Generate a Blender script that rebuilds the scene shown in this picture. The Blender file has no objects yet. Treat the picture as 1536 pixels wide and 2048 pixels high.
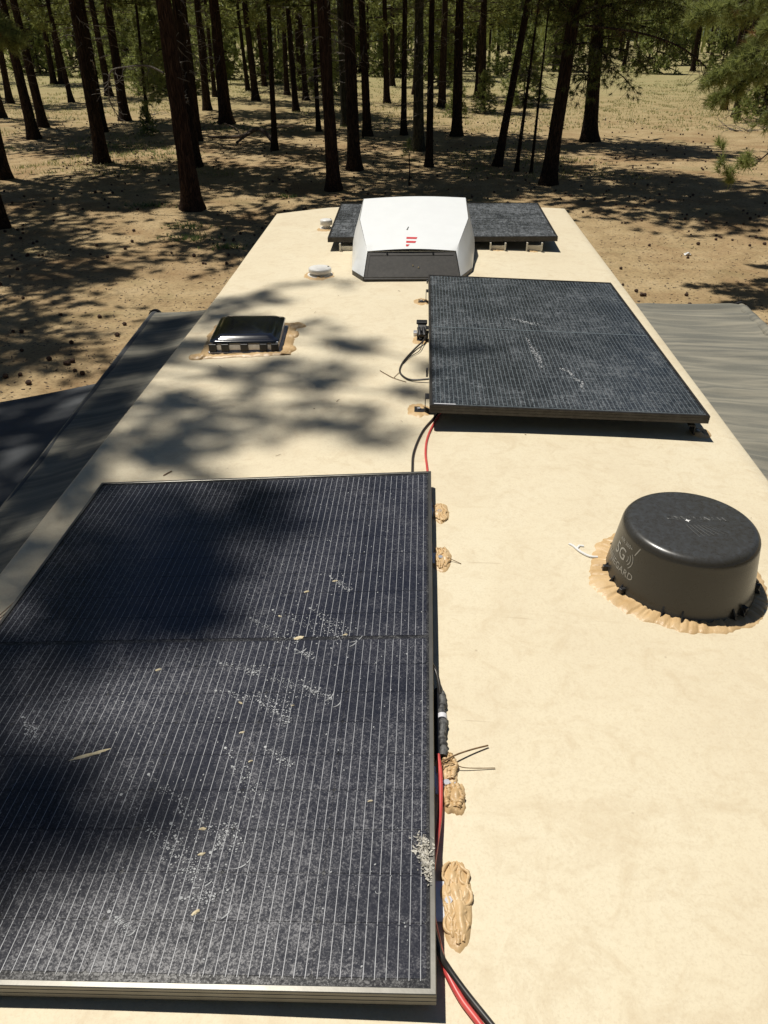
import bpy, math, random
from mathutils import Vector, Matrix, noise
from math import radians, sin, cos, pi, sqrt, atan2, exp

sc = bpy.context.scene
# ---------------------------------------------------------------- camera, light
H = 3.3                      # height of the roof membrane above the ground
CAMZ = H + 1.43
cam_d = bpy.data.cameras.new('camera'); cam = bpy.data.objects.new('camera', cam_d)
sc.collection.objects.link(cam); sc.camera = cam
cam.location = (0, 0, CAMZ)
cam.rotation_euler = (radians(90 - 32.943), 0, radians(2.8186))
cam_d.sensor_fit = 'VERTICAL'; cam_d.sensor_height = 24.0
cam_d.lens = 24.0 * 1500 / 2048
cam_d.clip_start = 0.05; cam_d.clip_end = 3000
SUN = Vector((0.29, -0.235, -1)).normalized()          # direction the light travels
elev = math.asin(-SUN.z); rot = atan2(-SUN.x, -SUN.y)
w = bpy.data.worlds.new('World'); sc.world = w; w.use_nodes = True
nt = w.node_tree; bg = nt.nodes['Background']
sky = nt.nodes.new('ShaderNodeTexSky'); sky.sky_type = 'NISHITA'; sky.sun_disc = False
sky.sun_elevation = elev; sky.sun_rotation = rot; sky.altitude = 2000; sky.dust_density = 0.5; sky.air_density = 0.75
nt.links.new(sky.outputs[0], bg.inputs[0]); bg.inputs[1].default_value = 0.05
sd = bpy.data.lights.new('sun', 'SUN'); so = bpy.data.objects.new('sun', sd); sc.collection.objects.link(so)
sd.energy = 4.2; sd.angle = radians(0.7); sd.color = (1.0, 0.95, 0.86)
so.rotation_euler = SUN.to_track_quat('-Z', 'Y').to_euler(); so.location = (-10, 10, 40)
sc.view_settings.view_transform = 'Standard'; sc.view_settings.look = 'None'
sc.view_settings.exposure = 0.10; sc.view_settings.gamma = 1.0
sc.view_settings.use_curve_mapping = False
sc.render.resolution_x = 768; sc.render.resolution_y = 1024
sc.render.engine = 'CYCLES'
sc.cycles.max_bounces = 6; sc.cycles.diffuse_bounces = 3; sc.cycles.transparent_max_bounces = 8

rnd = random.Random(7)
COL = sc.collection

# ---------------------------------------------------------------- helpers
class MB:
    def __init__(s): s.v = []; s.f = []; s.m = []
    def quad(s, a, b, c, d, m=0):
        n = len(s.v); s.v += [tuple(a), tuple(b), tuple(c), tuple(d)]; s.f.append((n, n+1, n+2, n+3)); s.m.append(m)
    def tri(s, a, b, c, m=0):
        n = len(s.v); s.v += [tuple(a), tuple(b), tuple(c)]; s.f.append((n, n+1, n+2)); s.m.append(m)
    def grid(s, rows, cu=False, cv=False, m=0):
        n = len(s.v); R = len(rows); K = len(rows[0])
        for r in rows: s.v += [tuple(p) for p in r]
        for i in range(R if cv else R-1):
            for j in range(K if cu else K-1):
                i2 = (i+1) % R; j2 = (j+1) % K
                s.f.append((n+i*K+j, n+i*K+j2, n+i2*K+j2, n+i2*K+j)); s.m.append(m)
    def fan(s, pts, flip=False, m=0):
        n = len(s.v); s.v += [tuple(p) for p in pts]
        idx = list(range(n, n+len(pts)))
        s.f.append(tuple(reversed(idx)) if flip else tuple(idx)); s.m.append(m)
    def box(s, x0, x1, y0, y1, z0, z1, M=None):
        P = [Vector((x, y, z)) for z in (z0, z1) for x, y in ((x0, y0), (x1, y0), (x1, y1), (x0, y1))]
        if M: P = [M @ p for p in P]
        n = len(s.v); s.v += [tuple(p) for p in P]
        for f in ((3, 2, 1, 0), (4, 5, 6, 7), (0, 1, 5, 4), (1, 2, 6, 5), (2, 3, 7, 6), (3, 0, 4, 7)):
            s.f.append(tuple(n+i for i in f)); s.m.append(0)
    def tube(s, pts, r, seg=8, cap=True, m=0):
        pts = [Vector(p) for p in pts]; rows = []
        rr = r if hasattr(r, '__len__') else [r]*len(pts)
        ref = Vector((0, 0, 1))
        if abs((pts[-1]-pts[0]).normalized().z) > 0.9: ref = Vector((0, 1, 0))
        for i, p in enumerate(pts):
            t = (pts[min(i+1, len(pts)-1)] - pts[max(i-1, 0)]).normalized()
            a = t.cross(ref)
            if a.length < 1e-4: a = t.cross(Vector((1, 0, 0)))
            a.normalize(); b = t.cross(a)
            rows.append([p + (a*cos(2*pi*k/seg) + b*sin(2*pi*k/seg))*rr[i] for k in range(seg)])
        s.grid(rows, cu=True, m=m)
        if cap: s.fan(rows[0], m=m); s.fan(rows[-1], flip=True, m=m)
    def lathe(s, prof, seg=32, c=(0, 0, 0), m=0):
        rows = [[(c[0]+r*cos(2*pi*k/seg), c[1]+r*sin(2*pi*k/seg), c[2]+z) for k in range(seg)] for r, z in prof]
        s.grid(rows, cu=True, m=m)

def build(name, mb, mats, parent=None, smooth=False, mesh=None, origin=None, recalc=False):
    if mesh is None:
        me = bpy.data.meshes.new(name)
        o0 = Vector(parent.matrix_basis.translation) if parent else Vector(origin or (0, 0, 0))
        if parent and parent.parent: o0 = o0 + Vector(parent.parent.location)
        vs = [(v[0]-o0.x, v[1]-o0.y, v[2]-o0.z) for v in mb.v]
        me.from_pydata(vs, [], mb.f); 
        if not isinstance(mats, (list, tuple)): mats = [mats]
        for m in mats: me.materials.append(m)
        me.polygons.foreach_set('material_index', mb.m)
        if smooth: me.polygons.foreach_set('use_smooth', [True]*len(me.polygons))
        me.update()
        if recalc:
            import bmesh
            bm = bmesh.new(); bm.from_mesh(me); bmesh.ops.remove_doubles(bm, verts=bm.verts, dist=1e-5)
            bmesh.ops.recalc_face_normals(bm, faces=bm.faces); bm.to_mesh(me); bm.free()
    else: me = mesh
    o = bpy.data.objects.new(name, me); COL.objects.link(o)
    if parent: o.parent = parent
    elif origin: o.location = origin
    return o

def empty(name, loc, label=None, cat=None, group=None):
    o = bpy.data.objects.new(name, None); COL.objects.link(o); o.location = loc; o.empty_display_size = .1
    tag(o, label, cat, group); return o

def tag(o, label=None, cat=None, group=None, kind=None):
    if label: o['label'] = label
    if cat: o['category'] = cat
    if group: o['group'] = group
    if kind: o['kind'] = kind
    return o

def bevel(o, wd, seg=2, ang=40):
    m = o.modifiers.new('bevel', 'BEVEL'); m.width = wd; m.segments = seg; m.limit_method = 'ANGLE'; m.angle_limit = radians(ang)
    return o

# ---------------------------------------------------------------- materials
class Mat:
    def __init__(s, name, base=(.5, .5, .5), rough=.6, **kw):
        s.m = bpy.data.materials.new(name); s.m.use_nodes = True; s.t = s.m.node_tree
        s.b = s.t.nodes['Principled BSDF']; s.b.inputs['Base Color'].default_value = (*base, 1); s.b.inputs['Roughness'].default_value = rough
        for k, v in kw.items(): s.b.inputs[k.replace('_', ' ')].default_value = v
        s.co = None
    def n(s, typ, **kw):
        x = s.t.nodes.new(typ)
        for k, v in kw.items(): setattr(x, k, v)
        return x
    def link(s, a, b): s.t.links.new(a, b)
    def coord(s, kind='pos', scale=(1, 1, 1), rot=(0, 0, 0)):
        if kind == 'pos': src = s.n('ShaderNodeNewGeometry').outputs['Position']
        else: src = s.n('ShaderNodeTexCoord').outputs['Object']
        mp = s.n('ShaderNodeMapping'); mp.inputs['Scale'].default_value = scale; mp.inputs['Rotation'].default_value = rot
        s.link(src, mp.inputs[0]); return mp.outputs[0]
    def noise(s, co, scale, detail=4, rough=.55, dist=0):
        x = s.n('ShaderNodeTexNoise'); x.inputs['Scale'].default_value = scale; x.inputs['Detail'].default_value = detail
        x.inputs['Roughness'].default_value = rough; x.inputs['Distortion'].default_value = dist
        s.link(co, x.inputs['Vector']); return x.outputs['Fac']
    def vor(s, co, scale, feat='F1', out='Distance'):
        x = s.n('ShaderNodeTexVoronoi', feature=feat); x.inputs['Scale'].default_value = scale; s.link(co, x.inputs['Vector']); return x.outputs[out]
    def ramp(s, fac, stops):
        x = s.n('ShaderNodeValToRGB'); e = x.color_ramp.elements
        while len(e) < len(stops): e.new(.5)
        for el, (p, c) in zip(e, stops):
            el.position = p; el.color = (*c, 1) if hasattr(c, '__len__') else (c, c, c, 1)
        s.link(fac, x.inputs[0]); return x.outputs[0]
    def math(s, op, a, b=None, clamp=False):
        x = s.n('ShaderNodeMath', operation=op, use_clamp=clamp)
        for i, q in enumerate((a, b)):
            if q is None: continue
            if isinstance(q, (int, float)): x.inputs[i].default_value = q
            else: s.link(q, x.inputs[i])
        return x.outputs[0]
    def mix(s, fac, a, b, mode='MIX'):
        x = s.n('ShaderNodeMix', data_type='RGBA', blend_type=mode)
        for i, q in ((0, fac), (6, a), (7, b)):
            if isinstance(q, (int, float)): x.inputs[i].default_value = q
            elif isinstance(q, tuple): x.inputs[i].default_value = (*q, 1)
            else: s.link(q, x.inputs[i])
        return x.outputs[2]
    def color(s, c): s.link(c, s.b.inputs['Base Color']); return s
    def bump(s, h, strength=.3, dist=.01):
        x = s.n('ShaderNodeBump'); x.inputs['Strength'].default_value = strength; x.inputs['Distance'].default_value = dist
        s.link(h, x.inputs['Height']); s.link(x.outputs[0], s.b.inputs['Normal']); return s

def mat_ground():
    M = Mat('ground_soil', rough=.95); M.b.inputs['Specular IOR Level'].default_value = .1
    co = M.coord()
    big = M.noise(co, .12, 4); mid = M.noise(co, 1.1, 5, .6); fine = M.noise(co, 14, 6, .7); grain = M.noise(co, 60, 3, .7)
    base = M.ramp(mid, [(.3, (.33, .24, .13)), (.5, (.43, .325, .18)), (.72, (.50, .39, .23))])
    lit = M.ramp(fine, [(.3, (.45, .42, .38)), (.48, (.95, .95, .95)), (.7, (1.15, 1.1, 1.05))])
    c = M.mix(1.0, base, lit, 'MULTIPLY')
    # needle litter: stretched noise in two directions
    n1 = M.noise(M.coord(scale=(1, 9, 1), rot=(0, 0, .5)), 9, 3, .6); n2 = M.noise(M.coord(scale=(9, 1, 1), rot=(0, 0, .3)), 8, 3, .6)
    nd = M.math('MAXIMUM', n1, n2)
    c = M.mix(M.ramp(nd, [(.58, 0), (.72, .55)]), c, (.30, .17, .085))
    # orange-brown duff patches under trees
    duff = M.ramp(M.noise(co, .35, 5, .6, .6), [(.46, 0), (.66, .55)])
    c = M.mix(duff, c, (.25, .145, .07))
    # yellow green dry grass further from the trailer
    sep = M.n('ShaderNodeSeparateXYZ'); M.link(M.coord(), sep.inputs[0])
    far = M.n('ShaderNodeMapRange'); far.inputs[1].default_value = 38; far.inputs[2].default_value = 85; M.link(sep.outputs[1], far.inputs[0])
    gm = M.math('MULTIPLY', far.outputs[0], M.ramp(M.noise(co, .5, 5, .65), [(.3, .45), (.6, 1.0)]))
    c = M.mix(gm, c, M.ramp(fine, [(.35, (.22, .20, .085)), (.65, (.42, .38, .19))]))
    g2 = M.ramp(M.noise(co, .45, 5, .6, .4), [(.56, 0), (.7, .5)])
    c = M.mix(g2, c, (.22, .19, .09))
    c = M.mix(M.ramp(grain, [(.3, .35), (.45, 0)]), c, (.12, .08, .05))
    M.color(c)
    hb = M.math('ADD', M.math('MULTIPLY', fine, .6), M.math('MULTIPLY', mid, 1.5))
    M.bump(M.math('ADD', hb, M.math('MULTIPLY', grain, .3)), .8, .05)
    return M.m

def mat_roof():
    M = Mat('roof_membrane', rough=.55); co = M.coord(); M.b.inputs['Specular IOR Level'].default_value = .3
    a = M.noise(co, 1.6, 6, .65, .5); b = M.noise(co, 9, 6, .7, 1.2); g = M.noise(co, 160, 3, .6); h = M.noise(co, 45, 4, .7)
    c = M.ramp(a, [(.3, (.68, .59, .425)), (.5, (.725, .64, .465)), (.7, (.745, .67, .50))])
    c = M.mix(M.ramp(b, [(.50, 0), (.68, .45)]), c, (.58, .47, .31))
    st = M.noise(M.coord(scale=(1, 3.2, 1), rot=(0, 0, .25)), 2.4, 8, .75, 1.8)
    c = M.mix(M.ramp(st, [(.54, 0), (.74, .34)]), c, (.56, .45, .30))
    # fine dark scratches
    sc1 = M.noise(M.coord(scale=(1.2, 30, 1), rot=(0, 0, -.22)), 2.6, 3, .5, .3)
    sc2 = M.noise(M.coord(scale=(1, 22, 1), rot=(0, 0, .9)), 2.2, 3, .5, .3)
    s = M.math('MAXIMUM', M.ramp(sc1, [(.72, 0), (.76, .5)]), M.ramp(sc2, [(.74, 0), (.78, .35)]))
    c = M.mix(s, c, (.42, .33, .22))
    c = M.mix(M.ramp(h, [(.34, .22), (.48, 0)]), c, (.54, .43, .28))
    c = M.mix(M.ramp(M.noise(co, 150, 3, .7), [(.36, .30), (.50, 0)]), c, (.56, .46, .32))
    c = M.mix(M.ramp(M.vor(co, 9), [(.02, .45), (.045, 0)]), c, (.35, .27, .18))
    M.color(c)
    M.bump(M.math('ADD', M.math('MULTIPLY', g, .35), M.math('ADD', h, M.math('MULTIPLY', b, 1.2))), .22, .004)
    return M.m

def mat_panel(name, base, dust, amount, streak=False, mott=38, rough=.12):
    M = Mat(name, rough=.5); co = M.coord()
    fine = M.noise(co, 260, 3, .75); md = M.noise(co, mott, 6, .75, .8); big = M.noise(co, 3.2, 4, .6, .5)
    ring = M.vor(co, 46)
    f2 = M.noise(co, 130, 4, .8)
    d = M.math('ADD', M.math('ADD', M.math('MULTIPLY', fine, .40), M.math('MULTIPLY', f2, .45)), M.math('MULTIPLY', md, .30))
    d = M.ramp(d, [(.49, 0.08), (.60, .45), (.72, 1.6)])
    d = M.math('MULTIPLY', d, M.ramp(big, [(.36, .40), (.64, 1.15)]))
    rg = M.ramp(ring, [(.0, .35), (.10, .0), (.33, 0), (.42, .18), (.5, 0)])
    rg = M.math('MULTIPLY', rg, M.ramp(M.noise(co, 7, 3), [(.5, 0), (.62, 1)]))
    d = M.math('ADD', d, rg)
    if streak:
        q = M.noise(M.coord(scale=(1.5, 8, 1), rot=(0, 0, -.62)), 5.5, 6, .75, 1.6)
        q2 = M.noise(M.coord(scale=(7, 1.2, 1), rot=(0, 0, -.35)), 6, 5, .75, 1.4)
        q = M.math('MULTIPLY', M.math('ADD', q, q2), .5)
        q = M.ramp(q, [(.42, .35), (.5, .9), (.60, 2.3)])
        d = M.math('MULTIPLY', d, q)
    d = M.math('MULTIPLY', d, amount, clamp=True)
    M.color(M.mix(d, base, dust))
    M.b.inputs['Coat Weight'].default_value = 1.0; M.b.inputs['Coat IOR'].default_value = 1.45
    r = M.math('ADD', M.math('MULTIPLY', d, .9), rough)
    M.link(r, M.b.inputs['Coat Roughness'])
    M.b.inputs['Specular IOR Level'].default_value = .1
    return M.m

def mat_fabric():
    M = Mat('awning_fabric', rough=.85); co = M.coord()
    a = M.noise(co, 2.2, 5, .6); b = M.noise(co, 320, 2, .6); s = M.noise(M.coord(scale=(.5, 6.5, .5)), 3, 5, .6, .3)
    c = M.ramp(a, [(.3, (.155, .153, .132)), (.7, (.215, .208, .172))])
    c = M.mix(M.ramp(b, [(.35, .45), (.6, 0)]), c, (.09, .095, .09))
    c = M.mix(M.ramp(s, [(.42, 0), (.64, .75)]), c, (.33, .305, .24))
    M.color(c).bump(b, .3, .001); M.b.inputs['Specular IOR Level'].default_value = .15
    return M.m

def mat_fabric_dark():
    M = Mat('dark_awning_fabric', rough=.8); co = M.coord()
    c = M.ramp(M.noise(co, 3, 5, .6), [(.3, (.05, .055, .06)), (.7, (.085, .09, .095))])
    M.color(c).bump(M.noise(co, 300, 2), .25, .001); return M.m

def mat_sealant():
    M = Mat('lap_sealant', rough=.42); co = M.coord()
    a = M.noise(co, 14, 5, .6, .5); b = M.noise(co, 70, 4, .6)
    c = M.ramp(a, [(.3, (.50, .33, .155)), (.55, (.61, .425, .22)), (.75, (.68, .50, .29))])
    M.color(c).bump(M.math('ADD', a, M.math('MULTIPLY', b, .4)), .45, .007); return M.m

def mat_bark(name='pine_bark', c0=(.018, .013, .010), c1=(.088, .059, .040), c2=(.155, .108, .076)):
    M = Mat(name, rough=.95); M.b.inputs['Specular IOR Level'].default_value = .08
    co = M.coord('obj', scale=(1, 1, .16)); n = M.noise(co, 9, 6, .65, .6); v = M.vor(M.coord('obj', scale=(1, 1, .2)), 11, 'DISTANCE_TO_EDGE')
    c = M.ramp(n, [(.3, c0), (.55, c1), (.75, c2)])
    c = M.mix(M.ramp(v, [(.02, .85), (.16, 0)]), c, c0)
    M.color(c).bump(M.math('ADD', M.ramp(v, [(0, 0), (.2, 1)]), n), .9, .05); return M.m

def mat_needle(name, dark, lightc, tr=(.16, .22, .05)):
    M = Mat(name, rough=.5); co = M.coord('obj')
    n = M.noise(co, 2.3, 3); n2 = M.noise(co, 30, 2)
    c = M.ramp(M.math('ADD', M.math('MULTIPLY', n, .6), M.math('MULTIPLY', n2, .4)), [(.35, dark), (.62, lightc)])
    M.color(c); M.b.inputs['Specular IOR Level'].default_value = .25
    out = M.t.nodes['Material Output']; t = M.n('ShaderNodeBsdfTranslucent'); t.inputs[0].default_value = (*tr, 1)
    ms = M.n('ShaderNodeMixShader'); ms.inputs[0].default_value = .35
    M.link(M.b.outputs[0], ms.inputs[1]); M.link(t.outputs[0], ms.inputs[2]); M.link(ms.outputs[0], out.inputs[0])
    return M.m

def mat_speck(name, c0, c1, rough=.5, sc_=60, coord='pos', bumpd=.001, metal=0, lo=.4, hi=.7, **kw):
    M = Mat(name, rough=rough, **kw); co = M.coord(coord); n = M.noise(co, sc_, 5, .65)
    M.color(M.ramp(n, [(lo, c0), (hi, c1)])).bump(n, .25, bumpd); M.b.inputs['Metallic'].default_value = metal; return M.m

G_ = mat_ground(); ROOF = mat_roof(); FAB = mat_fabric(); FABD = mat_fabric_dark(); SEAL = mat_sealant()
BARK = mat_bark(); BARK2 = mat_bark('young_bark', (.03, .022, .016), (.10, .075, .055), (.17, .14, .11))
TWIG = mat_speck('dead_twig', (.10, .085, .07), (.30, .27, .23), .9, 20, 'obj', .004)
NEED = mat_needle('pine_needles', (.035, .050, .017), (.12, .15, .045), (.30, .35, .09))
NEED2 = mat_needle('sunlit_needles', (.10, .135, .045), (.23, .265, .090), (.42, .46, .14))  # lighter needle green with the sunlight put into the colour
NEEDF = mat_needle('sunlit_far_needles', (.060, .080, .026), (.17, .19, .062), (.40, .43, .12))  # far foliage colour brightened to look sunlit
NEEDY = mat_needle('dry_needles', (.22, .13, .05), (.38, .25, .10), (.2, .12, .05))
CELL1 = mat_panel('dusty_solar_cell', (.004, .0055, .014), (.26, .26, .285), .27)
CELL2 = mat_panel('streaky_solar_cell', (.010, .013, .016), (.28, .30, .32), .40, True, 60)
CELL3 = mat_panel('far_dusty_cell', (.016, .018, .020), (.28, .30, .32), .62, True, 30, .2)
BACK1 = mat_panel('panel_glass_border', (.003, .003, .005), (.22, .22, .22), .30)
BACK2 = mat_panel('panel_glass_border_streaky', (.004, .005, .008), (.26, .28, .29), .42, True)
BUS = mat_speck('busbar_silver', (.30, .31, .33), (.48, .49, .52), .4, 30)
BUSD = mat_speck('busbar_dull', (.12, .15, .17), (.26, .30, .32), .45, 90)
FRAME1 = mat_speck('anodised_frame', (.145, .140, .125), (.19, .183, .165), .36, 12, metal=.8)
FRAME2 = mat_speck('black_frame', (.028, .024, .020), (.055, .05, .044), .42, 30, metal=.35)
ALU = mat_speck('mill_aluminium', (.55, .56, .60), (.72, .73, .76), .35, 25, metal=.6)
OFFW = mat_speck('offwhite_bracket', (.55, .52, .44), (.68, .64, .55), .5, 30)
BLACKP = mat_speck('black_plastic', (.012, .012, .013), (.028, .028, .03), .35, 80)
DOME = Mat('antenna_plastic', rough=.42)
def _dome():
    M = DOME; co = M.coord(); a = M.noise(co, 55, 6, .8, .5); b = M.noise(co, 7, 4, .6)
    sep = M.n('ShaderNodeSeparateXYZ'); g = M.n('ShaderNodeNewGeometry'); M.link(g.outputs['Normal'], sep.inputs[0])
    up = M.math('MULTIPLY', M.ramp(sep.outputs[2], [(.55, 0.12), (.95, 1)]), M.ramp(a, [(.42, .12), (.66, .5), (.8, .8)]))   # settled dust on the upward face
    up = M.math('MULTIPLY', up, .26)
    M.color(M.mix(up, (.036, .032, .025), (.22, .28, .35)))  # warm brown base stands in for the roof reflected in the sides
    M.link(M.math('ADD', M.math('MULTIPLY', a, .18), .20), M.b.inputs['Roughness'])
_dome(); DOME = DOME.m
LID = mat_speck('smoked_vent_lid', (.006, .007, .010), (.012, .013, .018), .14, 5, Coat_Weight=1.0, Coat_Roughness=.06)
WHITE = mat_speck('ac_white_shell', (.84, .86, .86), (.87, .89, .89), .32, 8)
ACG = mat_speck('ac_grey_panel', (.040, .037, .033), (.062, .057, .05), .5, 40)
WCAP = mat_speck('white_vent_plastic', (.72, .71, .67), (.82, .81, .78), .4, 30)
WALL = mat_speck('trailer_wall', (.62, .60, .55), (.70, .68, .63), .35, 3)
RED = mat_speck('red_insulation', (.55, .065, .06), (.68, .11, .095), .38, 20)
BLK = mat_speck('black_insulation', (.020, .018, .016), (.05, .045, .04), .38, 20)
TAPE = mat_speck('grey_tape', (.05, .05, .05), (.16, .16, .155), .6, 60, bumpd=.004)
WTAPE = mat_speck('white_tape', (.62, .62, .66), (.75, .75, .78), .5, 60)
PRINT = mat_speck('grey_print', (.30, .29, .265), (.42, .41, .375), .5, 200)
EMB = mat_speck('raised_lettering', (.075, .077, .075), (.12, .12, .115), .45, 150)
REDP = mat_speck('red_print', (.60, .045, .05), (.68, .06, .065), .45, 40)
MUD = mat_speck('dried_mud', (.58, .48, .30), (.80, .73, .55), .9, 90, bumpd=.003)
SPLAT = mat_speck('white_splat', (.45, .42, .35), (.75, .73, .67), .9, 160, bumpd=.004)
DROP = mat_speck('dried_drops', (.30, .31, .32), (.50, .51, .52), .7, 120)
STRAW = mat_speck('dry_pine_straw', (.16, .095, .045), (.30, .19, .10), .6, 60)
CONE = mat_speck('pine_cone', (.035, .018, .010), (.11, .055, .03), .85, 40, 'obj', .006)
LOGM = mat_speck('weathered_wood', (.05, .035, .025), (.16, .12, .085), .9, 12, 'obj', .01)
PAPER = mat_speck('white_paper', (.75, .75, .74), (.82, .82, .8), .7, 30)
GRASS = mat_needle('dry_grass', (.19, .19, .07), (.36, .34, .15), (.3, .3, .1))
GREENW = mat_needle('green_weed', (.09, .14, .05), (.17, .24, .09), (.2, .28, .09))
RUB = mat_speck('rubber', (.015, .015, .015), (.03, .03, .03), .7, 30)

# ---------------------------------------------------------------- ground
def gz(x, y):
    n = noise.noise(Vector((x*.35, y*.35, 3)))*.05 + noise.noise(Vector((x*.09, y*.09, 7)))*.10 + noise.noise(Vector((x*1.3, y*1.3, 1)))*.018
    k = max(0, min(1, (sqrt(x*x+(y-3)**2)-4)/8)); return n*k
def ax(lo, hi, n, far, step):
    a = [lo+(hi-lo)*i/n for i in range(n+1)]; s = step; x = lo
    L = []; 
    while x > -far: x -= s; s *= 1.22; L.append(x)
    R = []; s = step; x = hi
    while x < far: x += s; s *= 1.22; R.append(x)
    return L[::-1] + a + R
xs = ax(-22, 22, 170, 900, .3); ys = ax(-4, 60, 230, 900, .3)
mb = MB(); mb.grid([[(x, y, gz(x, y) if abs(x) < 120 and abs(y) < 150 else 0) for x in xs] for y in ys])
ground = tag(build('ground', mb, G_, smooth=True), kind='structure')

# low wooded rise far away, closes the view at the horizon
mb = MB(); rows = []
for k in range(7):
    r = 330 + k*45; z = [-.6, 6, 11, 15, 18, 20, 21][k]
    rows.append([(r*cos(a), r*sin(a), z*(1+.25*noise.noise(Vector((a*3, k*.4, 0))))-.2) for a in [2*pi*i/96 for i in range(96)]])
mb.grid(rows, cu=True)
HILL = Mat('wooded_hill', rough=1); HILL.color(HILL.ramp(HILL.noise(HILL.coord(), .09, 8, .75), [(.38, (.02, .03, .012)), (.55, (.07, .09, .03)), (.72, (.20, .19, .09))])).bump(HILL.noise(HILL.coord(), .25, 6), 1, 3)
tag(build('hill', mb, HILL.m, smooth=True), kind='structure')

# ---------------------------------------------------------------- trailer
def rz(x, y=0):      # roof height above ground at x
    return H - .030*(x/1.3)**2
RXL = lambda y: -1.305 if y < 5 else -1.305 - .04*(y-5)/2.3
RXR = 1.345
def far_y(x): return 7.60 + .09*x - .06*(x*x)/1.7 - (.13 if x < -.9 else 0)*((-.9-x)/.45)
trailer = empty('travel_trailer', (0, 3, 0), 'tan-roofed travel trailer seen from its roof, parked at the edge of the pines', 'trailer')
mb = MB(); rows = []
NX, NY = 60, 150
Y0 = -1.4
for j in range(NY+1):
    row = []
    for i in range(NX+1):
        u = i/NX; v = j/NY
        y0 = Y0 + (7.5-Y0)*v
        xl = RXL(y0); x = xl + (RXR-xl)*u
        y = Y0 + (far_y(x)-Y0)*v
        z = rz(x) + noise.noise(Vector((x*1.2, y*.7, 5)))*.004 + noise.noise(Vector((x*5, y*3, 9)))*.0010
        row.append((x, y, z))
    # rolled edges
    l = row[0]; r = row[-1]
    row = [(l[0]-.022, l[1], l[2]-.05), (l[0]-.020, l[1], l[2]-.022), (l[0]-.010, l[1], l[2]-.006)] + row + [(r[0]+.010, r[1], r[2]-.006), (r[0]+.020, r[1], r[2]-.022), (r[0]+.022, r[1], r[2]-.05)]
    rows.append(row)
last = rows[-1]
rows.append([(p[0], p[1]+.03, p[2]-.012) for p in last]); rows.append([(p[0], p[1]+.06, p[2]-.05) for p in last]); rows.append([(p[0], p[1]+.10, p[2]-.22) for p in last])
mb.grid(rows); build('roof', mb, ROOF, trailer, smooth=True)
mb = MB()
mb.box(-1.32, -1.29, Y0, 7.3, .55, H-.07); build('wall', mb, WALL, trailer)
mb = MB(); mb.box(1.335, 1.362, Y0, 7.6, .55, H-.07); build('wall', mb, WALL, trailer)
mb = MB(); mb.box(-1.287, 1.332, 7.26, 7.34, .55, H-.09); build('wall', mb, WALL, trailer)
mb = MB(); mb.box(-1.287, 1.332, Y0+.01, Y0+.05, .55, H-.07); build('wall', mb, WALL, trailer)
mb = MB(); mb.box(-1.28, 1.32, Y0+.06, 7.2, .5, .546); build('chassis_floor', mb, BLACKP, trailer)
for sx in (-1.18, 1.22):
    for wy in (2.2, 3.05):
        mb = MB(); pr = [(0.0, -.10), (.18, -.10), (.20, -.105), (.33, -.10), (.35, -.07), (.35, .07), (.33, .10), (.2, .105), (.18, .10), (0.0, .10)]
        rows = [[(sx+q, wy+r*cos(a), .35+r*sin(a)) for a in [2*pi*k/28 for k in range(28)]] for r, q in pr]
        mb.grid(rows, cu=True); build('wheel', mb, RUB, trailer, smooth=True)
# slide-out boxes below the toppers
for x0, x1, ya, yb in ((-1.39, -1.325, .2, 4.3), (1.367, 1.93, .4, 4.6)):
    mb = MB(); mb.box(x0, x1, ya, yb, .75, H-.46); bevel(build('slide_out', mb, WALL, trailer), .01)

# ---------------------------------------------------------------- toppers and awning
def fabric(name, P00, P10, P11, P01, mat, parent, amp, nu=50, nv=150, sag=0.0, freq=9.0, seed=0):
    """P00 inner-near, P10 outer-near, P11 outer-far, P01 inner-far"""
    mb = MB(); A, B, Cc, D = [Vector(p) for p in (P00, P10, P11, P01)]; rows = []
    for j in range(nv+1):
        v = j/nv; row = []
        for i in range(nu+1):
            u = i/nu
            p = A*(1-u)*(1-v)+B*u*(1-v)+Cc*u*v+D*(1-u)*v
            rib = sin(p.y*46+3.5*noise.noise(Vector((u*.8, p.y*1.6, 2)))+u*.6)*(.45+.55*noise.noise(Vector((u*1.5, p.y*2.3, 6)))) if seed == 0 else 0
            n = rib*.42 + noise.noise(Vector((u*.7+seed, p.y*freq*.35+u*.5, seed)))*1.0 + noise.noise(Vector((u*.8+seed, p.y*freq+u*.6, 4+seed)))*1.2
            e = min(1, u*8)*min(1, (1-u)*6+.15)
            p.z += amp*n*e - sag*4*u*(1-u)
            row.append(p)
        rows.append(row)
    mb.grid(rows)
    o = build(name, mb, mat, parent, smooth=True)
    s = o.modifiers.new('solid', 'SOLIDIFY'); s.thickness = .0015; s.offset = -1
    return o
def roller(P, Q, r, parent, side):
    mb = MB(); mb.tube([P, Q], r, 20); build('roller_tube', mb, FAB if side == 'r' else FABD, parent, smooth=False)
    d = (Vector(Q)-Vector(P)).normalized()
    for e, s in ((Vector(Q), 1), (Vector(P), -1)):
        mb = MB(); mb.tube([e, e+d*s*.012, e+d*s*.03, e+d*s*.036], [r*1.25, r*1.25, r*1.15, r*.7], 20); mb.tube([e+d*s*.03, e+d*s*.05], [.014, .012], 10)
        build('end_cap', mb, BLACKP, parent, smooth=False)
tr = empty('slide_topper', (1.36, 2.5, H-.05), 'wrinkled grey fabric awning in full sun along the right edge of the roof', 'awning')
fabric('fabric', (1.352, .3, H-.052), (2.10, .3, H-.13), (2.06, 4.80, H-.055), (1.352, 4.80, H-.052), FAB, tr, .019, nv=320, sag=.012, freq=9)
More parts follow.
